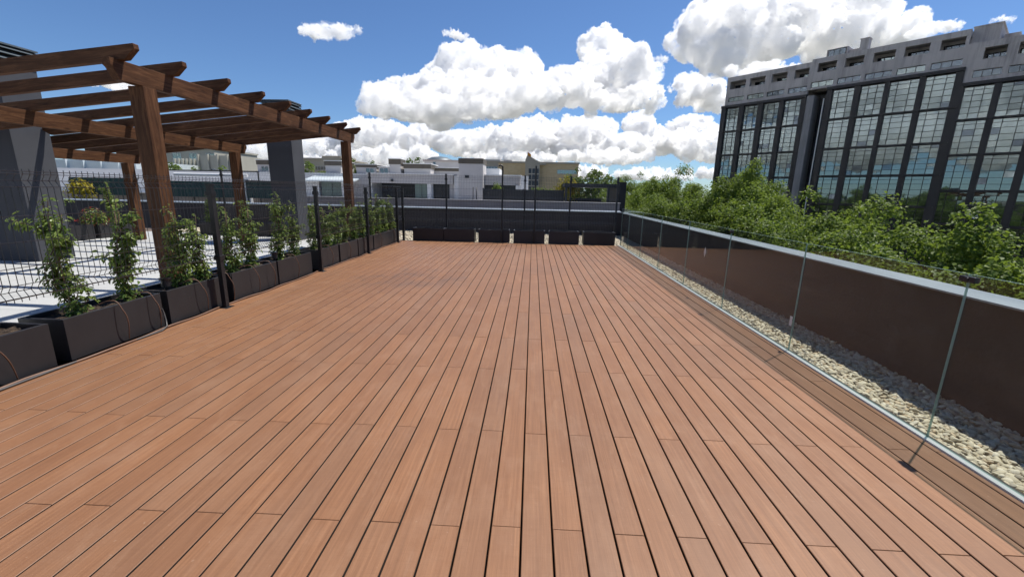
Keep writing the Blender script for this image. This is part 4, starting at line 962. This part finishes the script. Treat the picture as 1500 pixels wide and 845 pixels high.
# concrete attic
def attic(uL, uR, zb, zt, rib, rec, ribs, recs, back=14.8):
    m = MB(); y0, y1 = -.05, .30
    def strip(z0, z1, holes):
        u = uL
        for (h1, h0) in holes: m.box(-u,-h1,y0,y1,zz(z0),zz(z1)); u = h0
        m.box(-u,-uR,y0,y1,zz(z0),zz(z1))
    m.box(-uL,-uR,y0,y1,zz(zb),zz(rib[0])-.002); strip(rib[0],rib[1],ribs); m.box(-uL,-uR,y0,y1,zz(rib[1])+.002,zz(rec[0])-.002)
    strip(rec[0],rec[1],recs); m.box(-uL,-uR,y0-.02,y1,zz(rec[1])+.002,zz(zt)); m.box(-uL,-uR,y1+.003,back,zz(rec[1])+.05,zz(zt)-.06)
    m.box(-uL,-uR,1.5,back,zz(zb),zz(rec[1])+.045); m.box(-uL,-uL+.3,y1+.003,1.498,zz(zb),zz(rec[1])+.045)
    m.box(-uL+.31,-uR,y1+.003,1.498,zz(rib[1])+.2,zz(rec[0])-.15)
    m.build('attic', M['concrete'], of)
    for (a, c) in ribs: win(of,-a,-c,zz(rib[0])+.05,zz(rib[1])-.05,.12,'pane' if rs.random() < .45 else 'panedark',3,'ribbon_window','darkframe')
    for (a, c) in recs: win(of,-a+.05,-c-.05,zz(rec[0])-.1,zz(rec[1])-.28,1.49,'pane' if rs.random() < .3 else 'panedark',3,'balcony_window','darkframe')
attic(30.4,20.75,12.98+.34,16.8,(13.72,14.3),(15.3,16.25),[(30.0,28.0),(27.6,25.6),(25.25,23.3),(22.85,20.88)],[(30.0,28.0),(27.5,25.65),(24.9,23.2),(22.4,20.9)])
attic(20.748,8.05,13.77,17.05,(13.98,14.58),(15.6,16.52),[(20.5,18.35),(17.95,15.9),(15.5,13.3),(12.92,10.76),(10.36,8.2)],[(20.1,18.3),(17.52,15.87),(15.08,13.31),(12.6,10.74),(9.98,8.3)])
attic(8.048,-5.3,12.35,15.75,(12.72,13.35),(14.25,15.2),[(7.3,5.5),(5.1,3.2),(2.7,.7),(.3,-1.8),(-2.3,-4.4)],[(6.9,5.5),(4.8,3.1),(2.6,.9),(.3,-1.6),(-2.1,-4.1)])
m = MB(); m.box(-19.85,-17.85,1.2,5,zz(17.102),zz(18.1)); m.box(-17.84,-16.6,1.6,4.5,zz(17.1025),zz(17.75)); m.build('roof_box', M['concrete'], of, .02)
win(of,-19.65,-18.05,zz(17.3),zz(17.95),1.19,'panedark',3,'roof_window','darkframe')
m = MB(); m.box(-16.6,-15.85,.4,1.3,zz(17.101),zz(18.25)); m.box(-16.65,-15.8,.35,1.35,zz(18.252),zz(18.35)); m.build('roof_vent', M['concrete'], of, .02)
m = MB(); m.box(-8.05,-6.25,.9,6,zz(15.752),zz(17.3)); m.box(-8.1,-6.15,.85,6.05,zz(17.302),zz(17.42)); m.box(-6.1,-5.1,2.2,5,zz(15.753),zz(16.6)); m.build('roof_box', M['concrete'], of, .02)

# ------------------------------------------------------------------ render settings
S.render.engine = 'CYCLES'; S.view_settings.view_transform = 'Standard'; S.view_settings.look = 'None'; S.view_settings.exposure = .32; S.view_settings.gamma = 1
S.cycles.max_bounces = 14; S.cycles.volume_bounces = 14; S.cycles.diffuse_bounces = 4; S.cycles.glossy_bounces = 4; S.cycles.transmission_bounces = 6; S.cycles.transparent_max_bounces = 24; S.cycles.use_denoising = True; S.cycles.caustics_reflective = False; S.cycles.caustics_refractive = False
S.cycles.volume_step_rate = 5.0; S.cycles.volume_max_steps = 64
S.render.film_transparent = False
